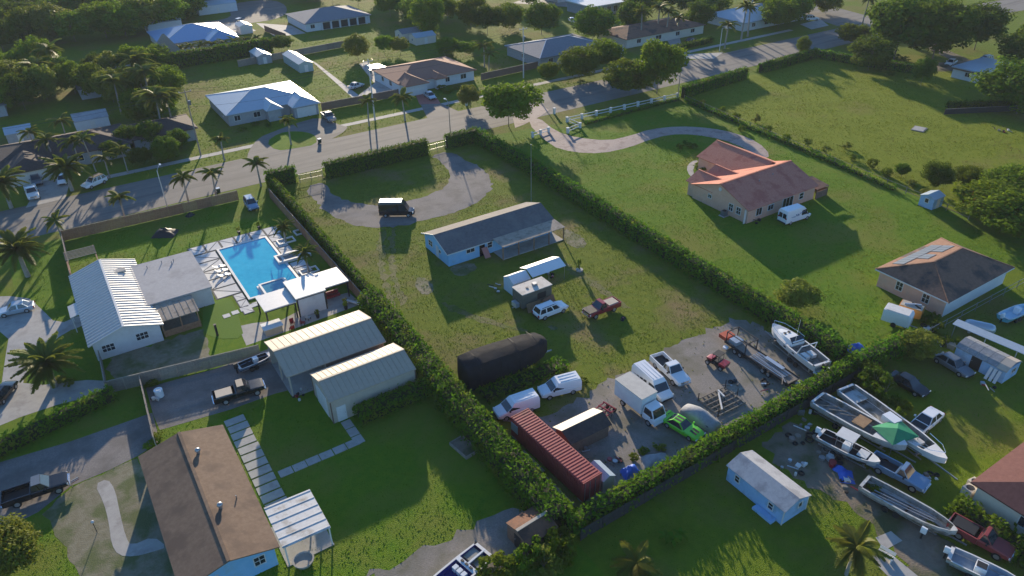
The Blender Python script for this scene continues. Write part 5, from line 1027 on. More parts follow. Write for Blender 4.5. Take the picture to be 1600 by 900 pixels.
# cabin cruiser
t = thing('cabin_cruiser', 'white cabin cruiser with radar arch on stands beside long hedge', 'boat', (69.4,43.4,0), R_(80)); hull(t, 9.0, 2.9, 1.35, bh, gi, -.02, .75, .45)
MB().loft([[(x,-w_,z),(x,w_,z),(x,w_*.8,z+h_),(x,-w_*.8,z+h_)] for x,w_,z,h_ in ((-.2,1.05,2.0,.62),(1.2,1.0,2.08,.50),(2.6,.6,2.15,.22),(3.2,.3,2.2,.05))]).build('cabin_top', bh, t, 30)
MB().slab([(-.25,-1.0,2.45),(.45,-.9,2.9),(.45,.9,2.9),(-.25,1.0,2.45)][::-1],.03).build('windshield', M['glass'], t)
for y in (-.9,.9): MB().cyl((1.9,y*.35,2.55),.2,.03).build('deck_hatch', M['black'], t)
m = MB(); m.tube([(-1.6,-1.35,2.1),(-1.9,-1.2,3.2),(-1.9,1.2,3.2),(-1.6,1.35,2.1)],.07); m.build('radar_arch', M['white'], t)
m = MB(); m.tube([(4.3,0,2.9),(3.4,-.9,2.75),(1.5,-1.35,2.65),(.3,-1.42,2.55)],.025); m.tube([(4.3,0,2.9),(3.4,.9,2.75),(1.5,1.35,2.65),(.3,1.42,2.55)],.025); m.build('bow_rail', M['chrome'], t)
MB().tube([(-.6,1.0,2.4),(-.7,1.05,6.4)],.02).build('antenna', M['white'], t)
for y in (-.5,.5): MB().box(-2.6,-1.6,y-.35,y+.35,1.5,1.95).build('seat', M['white'], t)
for x in (2.3,.6,-.9): MB().box(x-.2,x+.2,1.28,1.30,1.55,1.75).build('porthole', M['black'], t)
MB().box(-4.9,-4.4,-1.2,1.2,1.1,1.2).build('swim_platform', bh, t); outboard(t,-4.75,0,1.5)
# boats in lower right yard
t = thing('derelict_grey_boat', 'derelict grey boat with stripped cockpit and torn wooden deck', 'boat', (64.0,30.6,0), R_(-84)); hull(t, 10.4, 3.0, 1.25, gr_, gi, .05, .5, .30); MB().box(-.5,.9,-.9,.9,1.72,1.82).build('torn_deck', M['wood'], t); MB().box(1.6,2.2,-.35,.35,1.79,1.86).build('deck_hatch', M['black'], t)
for k in range(4): MB().bar((-4.4+k*1.2,-1.0+k*.3,1.6),(-2.9+k*1.1,.6,1.45),.08).build('loose_plank', M['woodgrey'], t)
t = thing('white_open_boat', 'long white open fishing boat behind derelict grey boat', 'boat', (66.9,28.6,0), R_(-97)); hull(t, 13.2, 2.9, 1.2, bh, gi, .30, .5, .35); MB().box(-1.0,.6,-.6,.6,1.1,2.1).build('console', W_, t); MB().box(2.6,3.6,-.7,.7,1.0,1.35).build('bow_seat', M['white'], t)
m = MB(); m.tube([(6.2,0,2.45),(5.2,-.9,2.3),(3.4,-1.35,2.15)],.025); m.tube([(6.2,0,2.45),(5.2,.9,2.3),(3.4,1.35,2.15)],.025); m.build('bow_rail', M['chrome'], t); MB().box(-6,-4.2,-1.1,1.1,1.2,1.3).build('stern_deck', gr_, t)
t = thing('green_tarp', 'green tarp draped over white open boat', 'tarp', (*G(1391,694),0), R_(-10))
gt = mat('green_tarp',(.015,.20,.085),.6,(.02,.26,.11),1); MB().add([(-1.9,-1.5,1.9),(1.8,-1.6,1.75),(2.0,1.3,1.8),(-1.7,1.5,1.9),(0,-.2,2.45)],[(0,1,4),(1,2,4),(2,3,4),(3,0,4)]).build('sheet', gt, t); MB().cyl((0,-.2,1.0),.04,1.44,n=6).build('prop_pole', M['steel'], t)
for x, y in ((-1.8,-1.45),(1.75,-1.55),(1.95,1.25),(-1.65,1.45)): MB().cyl((x,y,0),.035,1.85,n=6).build('corner_pole', M['steel'], t)
t = thing('centre_console_boat', 'small boat with white T-top roof next to blue grey pickup', 'boat', (59.9,28.9,0), R_(-78)); hull(t, 6.4, 2.2, .9, gr_, M['black'], .25, .5, .3); MB().box(-1.4,.5,-.85,.85,2.75,2.83).build('t_top', M['white'], t); MB().box(-.6,.2,-.4,.4,.95,1.8).build('console', W_, t)
for x in (-1.2,.3):
    for y in (-.7,.7): MB().cyl((x,y,1.0),.03,1.76,n=6).build('pipe', M['steel'], t)
MB().box(1.0,2.0,-.6,.6,1.41,1.5).build('cooler_seat', M['white'], t); outboard(t,-3.4,0,1.25,W_)
t = thing('long_stripped_boat', 'long stripped pale hull full of debris and weeds', 'boat', (57.9,20.9,0), R_(-80)); hull(t, 8.8, 2.5, 1.0, gr_, gi, .36, .35, .22, rimm=gr_)
for k in range(3): MB().bar((-3.2,-.5+k*.45,.9),(2.4,-.1+k*.3,1.1),.08).build('loose_pipe', M['steel'], t)
inst('weeds', CROWN['shrub'][0], t, (-3.3,.3,.75), (0,0,0), (.8,.6,.4)); inst('weeds', CROWN['shrub'][1], t, (2.3,-.1,.8), (0,0,0), (.5,.4,.3)); outboard(t,2.2,-1.9,.9,W_)
t = thing('grey_skiff', 'grey skiff with white console box beside faded red pickup', 'boat', (57.0,12.8,0), R_(-72)); hull(t, 6.2, 2.1, .8, gr_, mat('skiff_inner',(.22,.28,.34),.7,(.30,.36,.42),2), .36, .4, .3); MB().box(-1.0,-.1,-.5,.5,.65,1.45).build('console', W_, t); MB().box(-.95,-.15,-.35,.35,1.46,1.49).build('console_lid', M['black'], t); MB().cyl((1.4,0,.65),.6,.25).build('hatch', M['white'], t); outboard(t,-3.3,0,1.0,W_)
t = thing('turquoise_skiff', 'turquoise skiff with outboard behind solar panel house', 'boat', (100.8,32.6,0), R_(172)); tq = mat('turquoise_hull',(.10,.48,.56),.4,(.14,.54,.62),1); t.rotation_euler[2] = R_(-5); hull(t, 6.0, 2.0, .7, tq, bluehull, .36, .4, .4); outboard(t,-3.2,0,1.05,W_); MB().box(-.3,.4,-.35,.35,.7,1.6).build('console', W_, t)
# purple boat at the bottom
t = thing('purple_race_boat', 'white and purple speedboat with blue cockpit on trailer', 'boat', (16.8,38.0,0), R_(193)); pu = mat('purple_paint',(.10,.055,.30),.3); nb = mat('navy_carpet',(.015,.02,.16),.8)
hull(t, 9.6, 2.6, .95, bh, nb, .06, .5, .45)
MB().add([(0.7,-.75,1.475),(3.0,-.55,1.55),(3.0,.55,1.55),(.7,.75,1.475)],[(0,1,2,3)]).build('purple_panel', pu, t)
MB().add([(0.62,-.95,1.48),(1.25,-.9,1.50),(1.25,.9,1.50),(.62,.95,1.48)],[(0,1,2,3)]).build('black_stripe', M['blackpaint'], t)
m = MB(); m.tube([(.8+.22*math.cos(a),.25+.3*math.sin(a),1.52) for a in [k*.5 for k in range(9)]],.03,5); m.build('swirl_mark', M['chrome'], t)
m = MB(); m.tube([(.55,-.95,1.5),(.7,-.5,1.62),(.72,0,1.66),(.7,.5,1.62),(.55,.95,1.5)],.12); m.build('windshield_rim', bh, t)
for k in range(3): MB().box(-1.9,-1.4,-.75+k*.55,-.35+k*.55,1.0,1.5).build('seat', bh, t)
for k in range(3): MB().box(-2.6,-2.4,-.7+k*.55,-.4+k*.55,1.46,1.56).build('vent', M['black'], t)
MB().box(-2.7,-2.25,-1.12,1.12,1.35,1.455).build('rear_bench', bh, t)
for y in (-.58,.58): MB().box(-4.3,-3.0,y-.42,y+.42,1.05,1.3).build('engine_hatch', gi, t)
MB().box(-4.7,-2.7,-.09,.09,1.3,1.46).build('centre_beam', bh, t)
# small boat beside open garage
t = thing('small_dinghy', 'small blue grey boat with clutter beside wooden fence', 'boat', (12.6,79.9,0), R_(6)); hull(t, 4.6, 1.7, .6, M['carblue'], M['black'], .3, .4, .3); MB().box(-.3,.3,-.3,.3,.6,1.3).build('console', W_, t); outboard(t,-2.45,0,.9)
# ================================================================ fences, poles, yard clutter
def fence(label, a, b, h, pw, m, name='wooden_fence', post=.1, cap=True, cat='fence', rails=False):
    a = np.array(a, float); b = np.array(b, float); L_ = np.linalg.norm(b-a); ang = math.atan2(b[1]-a[1], b[0]-a[0]); t = thing(name, label, cat, (a[0],a[1],0), ang); n = max(1, int(round(L_/pw))); q = L_/n
    pb = MB(); nb_ = 14
    for i in range(nb_):
        z = .02*((i*7) % 3); pb.box(.06+(q-.12)*i/nb_, .06+(q-.12)*(i+1)/nb_-.012, -.012+.006*(i%2), .012+.006*(i%2), .05, h-.03-z)
    pb.box(.05,q-.05,.02,.06,.3,.4); pb.box(.05,q-.05,.02,.06,h-.4,h-.3); me = pb.mesh('panel'); me.materials.append(m)
    pm_ = MB().box(-post/2,post/2,-post/2,post/2,0,h+.08).mesh('post'); pm_.materials.append(m)
    for i in range(n): inst('panel', me, t, (i*q,0,0), (random.uniform(-.012,.012),0,0))
    for i in range(n+1): inst('post', pm_, t, (i*q,0,0))
    if cap: MB().box(0,L_,-.06,.06,h,h+.05).build('cap_rail', M['woodgrey'], t)
    return t
fence('brown wooden fence along street behind pool lawn', (-4.0,131.6), (24.6,131.0), 1.9, 2.4, M['wood'])
fence('brown wooden fence along clipped hedge on pool side', (29.7,128.5), (29.4,84.2), 1.9, 2.4, M['wood'])
fence('grey brown panel fence between pool patio and gravel court', (-3.9,84.6), (13.6,81.6), 1.8, 2.0, M['woodgrey'])
fence('short fence from street fence to timber pergola', (-4.0,131.4), (-4.4,114), 1.6, 2.4, M['woodgrey'])
fence('short fence beside curved driveway at pool house corner', (-3.6,92), (-3.9,84.8), 1.7, 2.0, M['woodgrey'])
fence('weathered gate fence across gravel court entrance', (-.2,83.8), (-.9,71.6), 1.6, 2.0, M['woodgrey'])
fence('dark wooden yard fence before red tile house', (55.6,170.6), (75.5,169.8), 1.9, 2.4, WM['brownw'])
fence('long grey back fence behind garden sheds', (50,222), (88,226), 1.9, 2.5, M['woodgrey'])
fence('dark fence beside concrete path and street trees', (99.5,169.5), (118.5,170.5), 1.8, 2.4, WM['brownw'])
fence('brown back fence of blue grey hip house', (70,262), (72,246), 1.9, 2.5, WM['brownw'])
fence('dark screen fence under rear hedge', (30,35.9), (72.5,36.3), 1.6, 2.6, mat('dark_screen',(.035,.035,.033),.9,(.055,.052,.048),2), 'screen_fence', .08, False)
fence('pale wall fence beside brown villa', (143,164), (150,171), 1.8, 2.4, WM['palewall'], 'wall_fence')
fence('black fence between pasture and white flat house', (171,84), (205,66), 1.3, 2.6, M['black'], 'screen_fence')
def railfence(label, pts, h, pw, m, rails=2, name='white_fence', r=.06, mesh=False):
    a0 = np.array(pts[0], float); t = thing(name, label, 'fence', (a0[0],a0[1],0))
    for j in range(len(pts)-1):
        a = np.array(pts[j],float)-a0; b = np.array(pts[j+1],float)-a0; L_ = np.linalg.norm(b-a); n = max(1,int(round(L_/pw)))
        for i in range(n+(j==len(pts)-2)):
            p = a+(b-a)*i/n; MB().box(p[0]-r,p[0]+r,p[1]-r,p[1]+r,0,h).build('post', m, t)
            if r > .15: MB().box(p[0]-r-.06,p[0]+r+.06,p[1]-r-.06,p[1]+r+.06,h,h+.1).build('cap', m, t)
        for i in range(n):
            p, q = a+(b-a)*i/n, a+(b-a)*(i+1)/n
            for k in range(rails): z = h*(.35+.57*k/max(1,rails-1)); MB().bar((p[0],p[1],z),(q[0],q[1],z),.05 if r < .15 else .1,.05 if r < .15 else .16).build('rail', m, t)
            if mesh:
                mm = MB(); d = (q-p)/12
                for s in range(12): mm.bar((p[0]+d[0]*s,p[1]+d[1]*s,.05),(p[0]+d[0]*s,p[1]+d[1]*s,h-.1),.025)
                tag(mm.build('mesh_infill', m, t), kind='stuff')
railfence('white rail and pillar fence along street in front of paved loop', GL([(887,208),(906,200),(886,191),(1058,153)]), 1.15, 4.0, M['white'], 2, r=.24)
railfence('short white gate wall piece beside drive entrance', [(86.5,126.4),(91.2,127.0)], 1.1, 2.4, M['white'], 2, r=.22)
railfence('left chain link gate across gravel loop', [(36.6,132.2),(41.0,131.8)], 1.7, 2.2, M['steel'], 2, 'chain_gate', .05, True)
railfence('right chain link gate across gravel loop', [(63.8,131.6),(68.2,131.8)], 1.7, 2.2, M['steel'], 2, 'chain_gate', .05, True)
railfence('wire fence between two boat yards', [(84,36.6),(112,36.2)], 1.4, 3.4, M['steel'], 2, 'wire_fence', .04)
railfence('thin wire fence along pasture boundary', [(131,126),(127.6,92),(124,52)], 1.3, 4.0, M['woodgrey'], 2, 'wire_fence', .05)
# --- poles and wires
def upole(label, px, H, m, r=.16, arm=True, name='utility_pole'):
    p = G(*px); t = thing(name, label, 'pole', (p[0],p[1],0)); MB().tube([(0,0,-.1),(0,0,H)],[r,r*.6],8).build('shaft', m, t, 60)
    if arm:
        MB().bar((-1.2,0,H-.5),(1.2,0,H-.5),.1,.12).build('cross_arm', m, t)
        for x in (-1.1,0,1.1): MB().cyl((x,0,H-.43),.05,.2,n=6).build('insulator', M['lamp'], t)
        MB().cyl((.35,0,H-3.2),.25,.9,n=10).build('transformer', M['cargrey'], t)
    return (p[0],p[1],H)
P1 = upole('wooden utility pole beside pale metal roof house driveway', (314,243), 13.9, M['pole']); P2 = upole('concrete utility pole on verge before red tile house', (586,188), 14.0, M['polec'], .2); P3 = upole('pale concrete pole on verge before grey shingle house', (818,122), 13.2, M['polec'], .18)
P0 = (P1[0]-45, P1[1], 13.9); P4 = upole('pole among street palms at villa', (1168,50), 12.5, M['polec'], .17)
def wire(label, a, b, sag=.9, r=.022):
    t = thing('overhead_wire', label, 'wire', (a[0],a[1],0), 0, 'overhead wires'); pts = []
    for i in range(13): s = i/12; pts.append(((b[0]-a[0])*s,(b[1]-a[1])*s,a[2]+(b[2]-a[2])*s-4*sag*s*(1-s)))
    MB().tube(pts, r, 4).build('cable', M['wire'], t)
for a, b, nm in ((P0,P1,'wooden pole to garden palms'),(P1,P2,'wooden pole to concrete pole'),(P2,P3,'two concrete poles along street'),(P3,P4,'concrete pole to villa palms')):
    for dz, dx in ((-.3,-1.1),(-.3,1.1),(-3.6,0)): wire('thin overhead cable strung from '+nm, (a[0]+dx*0,a[1]+dx,a[2]+dz), (b[0],b[1]+dx,b[2]+dz), 1.1)
def slight(label, px, H, arm=(0,2.0), m='polec'):
    p = G(*px); t = thing('street_light', label, 'street light', (p[0],p[1],0)); MB().tube([(0,0,0),(0,0,H)],[.11,.07],7).build('shaft', M[m], t, 60); m_ = MB(); m_.tube([(0,0,H-.1),(arm[0]*.5,arm[1]*.5,H+.35),(arm[0],arm[1],H+.4)],.045,6); m_.build('arm', M['steel'], t); MB().box(arm[0]-.15,arm[0]+.15,arm[1]-.3,arm[1]+.3,H+.34,H+.46).build('lamp_head', M['lamp'], t)
slight('slim dark street light post behind street hedge', (704,212), 7.4, (0,1.6), 'pole'); slight('slim dark post at end of white rail fence', (1059,154), 8.2, (0,1.6), 'pole'); slight('white street light near clipped hedge', (1124,80), 6.5, (0,-1.6), 'white'); slight('street light post beside wooden street fence', (262,325), 7.2, (.9,1.6))
p = G(830,318); t = thing('flag_pole', 'thin pale pole behind blue house next to hedge', 'pole', (p[0],p[1],0)); MB().tube([(0,0,0),(0,0,11)],[.06,.035],6).build('shaft', M['steel'], t); MB().blob((0,0,11.05),.09,.09,.09).build('finial', M['steel'], t)
# --- clutter
def bin_(label, p, m, group=None):
    t = thing('trash_bin', label, 'bin', (p[0],p[1],0), .2, group); MB().loft([[(-w_,-w_,z),(w_,-w_,z),(w_,w_,z),(-w_,w_,z)] for w_,z in ((.24,.12),(.31,1.0))]).build('body', m, t); MB().box(-.34,.34,-.34,.34,1.001,1.08).build('lid', W_, t)
    for y in (-.2,.2): MB().cyl((-.3,y-.04,.12),.12,.08,'y',8).build('wheel', M['tyre'], t)
bin_('dark green trash bin with white lid at driveway edge', G(500,224), mat('bin_green',(.02,.05,.035),.6)); bin_('trash bin standing beside foxtail palm', G(342,302), mat('bin_green2',(.02,.05,.035),.6))
def mailbox(label, px): p = G(*px); t = thing('mailbox', label, 'mailbox', (p[0],p[1],0)); MB().box(-.22,.22,-.22,.22,0,1.15).build('pillar', M['white'], t); MB().box(-.28,.28,-.28,.28,1.151,1.45).build('box', M['white'], t)
mailbox('white mailbox pillar beside paved drive entrance', (866,178)); mailbox('white mailbox post on verge before red tile house', (729,165))
for k, (px, lab) in enumerate((((447,377),'white square planter border around pool lounge palm'),((483,424),'white square planter border around pool deck palm'),((473,362),'white empty planter frame by wooden fence'))):
    p = G(*px); t = thing('planter_frame', lab, 'planter', (p[0],p[1],0), .0)
    for q in ((-1.4,1.4,-.9,-.7),(-1.4,1.4,.7,.9),(-1.4,-1.2,-.699,.699),(1.2,1.4,-.699,.699)): MB().box(*q,0,.22).build('board', M['white'], t)
t = thing('raised_bed', 'empty pale raised garden bed frame beside thick hedge', 'planter', (27.0,52.6,0), R_(8))
for q in ((-.9,.9,-1.5,-1.4),(-.9,.9,1.4,1.5),(-.9,-.8,-1.399,1.399),(.8,.9,-1.399,1.399)): MB().box(*q,0,.4).build('board', M['woodgrey'], t)
MB().box(-.79,.79,-1.39,1.39,0,.3).build('soil', M['dirt'], t)
t = thing('big_stone_planter', 'round stone planter under white patio cover', 'planter', (7.4,48.0,0)); m = MB(); m.loft([[(r*math.cos(a),r*math.sin(a),z) for a in [2*math.pi*k/16 for k in range(16)]] for r,z in ((.7,0),(.95,.4),(1.0,.6),(.85,.6),(.8,.42))]); m.build('bowl', M['concrete'], t, 40)
t = thing('fire_pit_bench', 'concrete bench beside pool patio', 'bench', (28.4,86.2,0), R_(-60)); MB().box(-1.5,1.5,-.2,.2,.3,.42).build('seat', M['white'], t)
for x in (-1.2,1.2): MB().box(x-.12,x+.12,-.16,.16,0,.3).build('leg', M['white'], t)
# flatbed trailer with frame and gear
t = thing('gear_trailer', 'long steel trailer with frame racks loaded with gear and tyres', 'trailer', (64.9,44.4,0), R_(-92)); 
MB().box(-5.6,4.6,-1.0,1.0,.55,.68).build('deck', M['woodgrey'], t)
for y in (-1.03,1.03): MB().box(-5.6,4.6,y-.05,y+.05,.5,.8).build('side_rail', M['black'], t)
for x in (-5.4,-2.2): 
    for y in (-1,1): MB().box(x-.05,x+.05,y-.05,y+.05,.68,2.2).build('rack_post', M['black'], t)
    MB().box(x-.05,x+.05,-1.05,1.05,2.201,2.3).build('rack_beam', M['black'], t)
for y in (-1,1): MB().box(-5.34,-2.26,y-.05,y+.05,2.202,2.29).build('rack_beam', M['black'], t)
for x in (-3.6,-2.7,1.0,1.9):
    for y in (-1.2,1.2): o = inst('wheel', WHEEL, t, (x,y,.38), (0,0,0), (.76,1,.76)); inst('rim', RIM, o)
for k in range(7): MB().bar((-1.5,-.8+k*.25,.75+.05*(k%3)),(3.6,-.7+k*.22,.76+.05*(k%2)),.09).build('pipe', M['steel'] if k%2 else M['carsilver'], t)
MB().box(-.2,2.6,.2,.75,.95,1.05).build('ladder_board', M['carsilver'], t); MB().box(-5.2,-4.0,-.7,.6,.69,1.2).build('crate', M['carsilver'], t); MB().box(-6.9,-5.65,-.8,.8,.5,1.0).build('hitch_frame', mat('orange_frame',(.45,.07,.03),.6), t); MB().cyl((-4.9,-1.5,.2),.35,.2,n=14).build('spare_wheel', W_, t)
random.seed(21)
def junk(label, p, k=5, s=.6, cols=('black','steel','carsilver','carred','woodgrey','white'), name='junk_pile', group=None, rad=1.0):
    t = thing(name, label, 'junk', (p[0],p[1],0), random.uniform(0,3), group)
    for i in range(k):
        x, y = random.uniform(-rad,rad), random.uniform(-rad,rad); a, b, c = [s*random.uniform(.3,1) for _ in range(3)]; ct = random.choice(cols); kind = random.random()
        if kind < .35: MB().cyl((x,y,0),a*.5,b*.6,n=10).build('drum', M[ct], t, 40)
        elif kind < .55: m = MB(); m.tube([(x+.5*a*math.cos(q),y+.5*a*math.sin(q),.1+.0*q) for q in [2*math.pi*j/12 for j in range(13)]],.1,6); m.build('tyre', M['tyre'], t)
        elif kind < .75: MB().bar((x-a,y,.1+.1*i),(x+a,y+b,.25+.08*i),.08).build('scrap_bar', M[ct], t)
        else: MB().prism([(x-a/2,y-b/2),(x+a/2,y-b/2+.1),(x+a/2-.05,y+b/2),(x-a/2+.05,y+b/2)],0,c*.8).build('crate', M[ct], t)
    return t
for lab, px, k, s, rad in (('scrap and motors heaped behind gear trailer', (1232,600), 12, .9, 1.3),('scrap timber by gear trailer wheel',(1205,602),6,.8,1.0),('drums and boxes beside low shed', (905,702), 8, .8, .9),('rusty scrap behind container far end',(815,655),7,.9,1.0),('red cultivator parts near low shed',(960,722),6,.7,.7),
 ('clutter pile under patched junk boat',(1262,672),9,.9,1.4),('clutter by rope and blue tarp',(1290,700),8,.8,1.2),('pots and scrap by dirt track',(1245,690),7,.7,1.0),('white scrap behind long boat',(1452,742),5,.7,.8),('boards heaped near weathered shed',(1478,540),8,.9,1.2),('crates by weathered shed wall',(1545,605),5,.6,.7),
 ('rubble strip beside blue garden shed',(1240,730),8,.7,1.1),('furniture clutter on terracotta house patio',(1180,345),6,.6,1.0),('toys and tools before tan garage',(470,617),6,.5,.8),('clutter beside enclosed tarp tent',(780,450),6,.5,.9),('bric-a-brac under open carport tent',(862,430),5,.5,.7),('box pile by gravel court gate',(243,625),4,.6,.5),('scrap by red pickup on lawn',(975,500),3,.5,.4),
 ('wheelbarrow parts in leafy growth',(1148,600),5,.6,.7),('rope coils and drums at edge of dirt track',(1335,760),7,.7,1.1),('motor parts beside small T-top boat',(1300,720),8,.8,1.0),('planks and bins behind derelict grey boat',(1262,640),9,.9,1.2),('buckets between boats and shrubs',(1375,655),6,.6,.9),('bins beside white car in boat yard',(1450,655),4,.6,.6),('boat gear behind solar panel house',(1450,515),6,.8,.9),('scattered stones by big tree',(1570,205),9,.6,2.2)):
    junk(lab, G(*px), k, s, rad=rad)
# timber frame lying on gravel
t = thing('timber_floor_frame', 'timber floor frame grid lying on gravel beside covered car', 'frame', (55.6,42.4,0), R_(-2))
for k in range(7): MB().box(-2.1+k*.68,-2.02+k*.68,-1.7,1.7,.02,.16).build('joist', M['woodgrey'], t)
for k in range(6): MB().box(-2.1,2.06,-1.7+k*.66,-1.62+k*.66,.161,.28).build('joist', M['woodgrey'], t)
MB().bar((-1.2,-1.2,.33),(.5,1.1,.36),.16).build('loose_board', M['white'], t); MB().bar((.6,.3,.33),(.8,1.5,.36),.2).build('loose_board', M['white'], t); MB().box(2.3,3.9,.3,1.9,.03,.07).build('sheet_panel', M['woodgrey'], t)
for x, y in ((-2.2,1.6),(2.2,1.7),(2.2,-.2),(-2.2,-1.6)): MB().box(x-.04,x+.04,y-.04,y+.04,0,1.2).build('stake', M['black'], t)
# blue tarps, cultivator, trailers
def tarp(label, p, m, s=1.0, h=.9, name='tarp_heap'):
    t = thing(name, label, 'tarp', (p[0],p[1],0), random.uniform(0,3)); n = 10; vs = []
    for i in range(n):
        for j in range(n):
            x, y = (i/(n-1)-.5)*2, (j/(n-1)-.5)*2; r = max(abs(x),abs(y)); z = h*max(0,1-r**1.6)*(.75+.5*random.random())+.03*random.random(); vs.append((x*s*(1+.1*random.random()),y*s*.75*(1+.15*random.random()),max(.02,z)))
    MB().add(vs,[(i*n+j,(i+1)*n+j,(i+1)*n+j+1,i*n+j+1) for i in range(n-1) for j in range(n-1)]).build('sheet', m, t, 60)
    return t
bt = mat('blue_tarp',(.02,.10,.48),.5,(.03,.14,.58),1.5)
tarp('crumpled blue tarp heap on gravel by rear hedge', G(986,740), bt, .95, 1.1); tarp('blue tarp on lawn at end of long hedge', G(1338,546), bt, 1.2, .8); tarp('crumpled blue tarp on dirt track', G(1322,745), bt, .9, .5); tarp('small twisted blue tarp beside dirt track', G(1312,735), bt, .6, .6); tarp('dark tarp heap with white sheet on pool lawn', G(258,366), M['black'], 1.8, 1.0); tarp('grey tarp heap near rear hedge and blue tarp', G(1025,722), cv_, 1.4, .8); tarp('black bag heap by wooden fence', G(297,337), M['black'], .7, .6)
t = thing('cultivator', 'red farm cultivator with tines beside box truck', 'cultivator', (42.9,48.3,0), .2)
for k in range(4): MB().box(-1.0,1.0,-.9+k*.55,-.78+k*.55,.75,.88).build('frame_bar', M['carred'], t)
for k in range(3): MB().box(-.9+k*.85,-.78+k*.85,-.9,.87,.881,1.0).build('cross_bar', M['carred'], t)
for k in range(6): MB().tube([(-.8+.55*(k%3),-.8+.8*(k//3),.75),(-.7+.55*(k%3),-.8+.8*(k//3),.35),(-.9+.55*(k%3),-.8+.8*(k//3),.02)],.035,5).build('tine', M['black'], t)
for y in (-.5,.5): inst('wheel', WHEEL, t, (1.2,y,.3), (0,0,0), (.6,1,.6))
t = thing('white_trailer', 'small white enclosed trailer beside orange machine', 'trailer', (*G(1399,506),0), R_(-72)); MB().loft([[(x,-w_,.5),(x,w_,.5),(x,w_*.97,z),(x,-w_*.97,z)] for x,w_,z in ((-1.7,1.0,2.2),(1.5,1.0,2.25),(1.75,.85,1.9))]).build('body', W_, t); MB().box(-1.6,1.4,-.9,.9,2.252,2.30).build('roof_panel', mat('stained_white',(.60,.58,.54),.7,(.7,.69,.66),2), t); MB().box(1.7,2.6,-.06,.06,.4,.5).build('tow_bar', M['steel'], t)
for y in (-.98,.98): inst('wheel', WHEEL, t, (-.1,y,.34), (0,0,0), (.68,1,.68))
t = thing('orange_machine', 'orange box trailer with tools on top beside solar panel house', 'trailer', (*G(1421,494),0), R_(-72)); om = mat('orange_paint',(.50,.20,.035),.6,(.56,.25,.05),2); MB().box(-1.5,1.4,-.85,.85,.4,1.7).build('body', om, t); MB().box(-1.4,1.3,-.75,.75,1.701,1.78).build('top_tray', WM['tan'], t); MB().bar((-1.0,-.4,1.85),(.9,.5,1.9),.2).build('tool', M['carsilver'], t); MB().bar((-.2,.5,1.85),(1.0,-.4,1.88),.16).build('tool', M['black'], t)
for y in (-.88,.88): inst('wheel', WHEEL, t, (0,y,.3), (0,0,0), (.6,1,.6))
t = thing('propane_tank', 'large pale round ended tank behind long canopy', 'tank', (93.2,33.4,0), R_(-60)); m = MB(); m.loft([[(x,r*math.cos(a),1.0+r*math.sin(a)) for a in [2*math.pi*k/14 for k in range(14)]] for x,r in ((-1.8,.25),(-1.6,.6),(-1.2,.75),(1.2,.75),(1.6,.6),(1.8,.25))]); m.build('vessel', M['carsilver'], t, 40)
for x in (-1,1): MB().box(x-.15,x+.15,-.5,.5,0,.4).build('saddle', M['concrete'], t)
t = thing('potted_cypress', 'slim black potted cypress on stone base near carport tent', 'plant', (60.3,75.6,0)); MB().cyl((0,0,0),.55,.25,n=10).build('stone_base', M['concrete'], t); inst('foliage', CROWN['dshrub'][0], t, (0,0,1.25), (0,0,0), (.38,.38,1.2)); MB().cyl((0,0,.2),.06,.8,n=6).build('stem', M['bark'], t)
for k, px in enumerate(((1520,762),(1512,772))):
    p = G(*px); t = thing('air_conditioner', 'boxy pale air conditioner beside maroon roofed house', 'air conditioner', (p[0],p[1],0), R_(-8), 'air conditioners by the maroon roof'); MB().box(-.5,.5,-.5,.5,0,.9).build('body', WM['cream'], t); MB().cyl((0,0,.901),.38,.04).build('fan_grille', M['black'], t)
t = thing('white_bench', 'white slatted bench on concrete slab by curved palm', 'bench', (*G(1382,872),0), R_(-78))
for k in range(5): MB().box(-.7,.7,-.3+k*.13,-.2+k*.13,.42,.46).build('slat', M['white'], t)
for k in range(3): MB().box(-.7,.7,.33,.37,.55+k*.14,.65+k*.14).build('back_slat', M['white'], t)
for x in (-.6,.6): MB().box(x-.04,x+.04,-.3,.36,0,.42).build('leg', M['white'], t)
t = thing('patio_table', 'dark round table set near turf edge', 'table', (*G(329,470),0)); MB().cyl((0,0,.7),.55,.06,n=14).build('top', M['black'], t); MB().cyl((0,0,0),.06,.7,n=8).build('leg', M['black'], t)
t = thing('dark_post', 'stout dark garden post on turf near porch', 'post', (*G(340,524),0)); MB().box(-.14,.14,-.14,.14,0,1.7).build('shaft', M['black'], t); MB().box(-.17,.17,-.17,.17,1.701,1.78).build('cap', M['black'], t)
t = thing('utility_slab', 'flat weathered slab lying in pasture', 'slab', (*G(1436,202),0), .3); MB().box(-1.6,1.6,-1.3,1.3,0,.12).build('slab', M['woodgrey'], t); MB().box(-1.4,1.4,-1.1,1.1,.121,.16).build('lid', M['concrete'], t)
for k, (px, lab) in enumerate((((405,358),'red leafed potted plant on pool deck edge'),((374,366),'small potted plant on pool deck edge'),((497,497),'potted plant beside red seating cabana'),((540,478),'tall potted plant on concrete patio'),((541,484),'short potted plant on concrete patio'))):
    p = G(*px); t = thing('potted_plant', lab, 'plant', (p[0],p[1],.06)); MB().tube([(0,0,0),(0,0,.5)],[.2,.28],10).build('pot', M['black'], t); inst('foliage', CROWN['shrub'][k%2], t, (0,0,.95), (0,0,0), (.4,.4,.5))
t = thing('garden_flag', 'small red and white flag lying by driveway edge', 'flag', (*G(122,757),0), .3); MB().tube([(-.5,0,.05),(-.5,0,.9)],.02,5).build('stick', M['steel'], t)
for k in range(4): MB().box(-.5,.3,-.01,.01,.55+k*.085,.63+k*.085).build('stripe', M['carred'] if k%2 == 0 else M['white'], t)
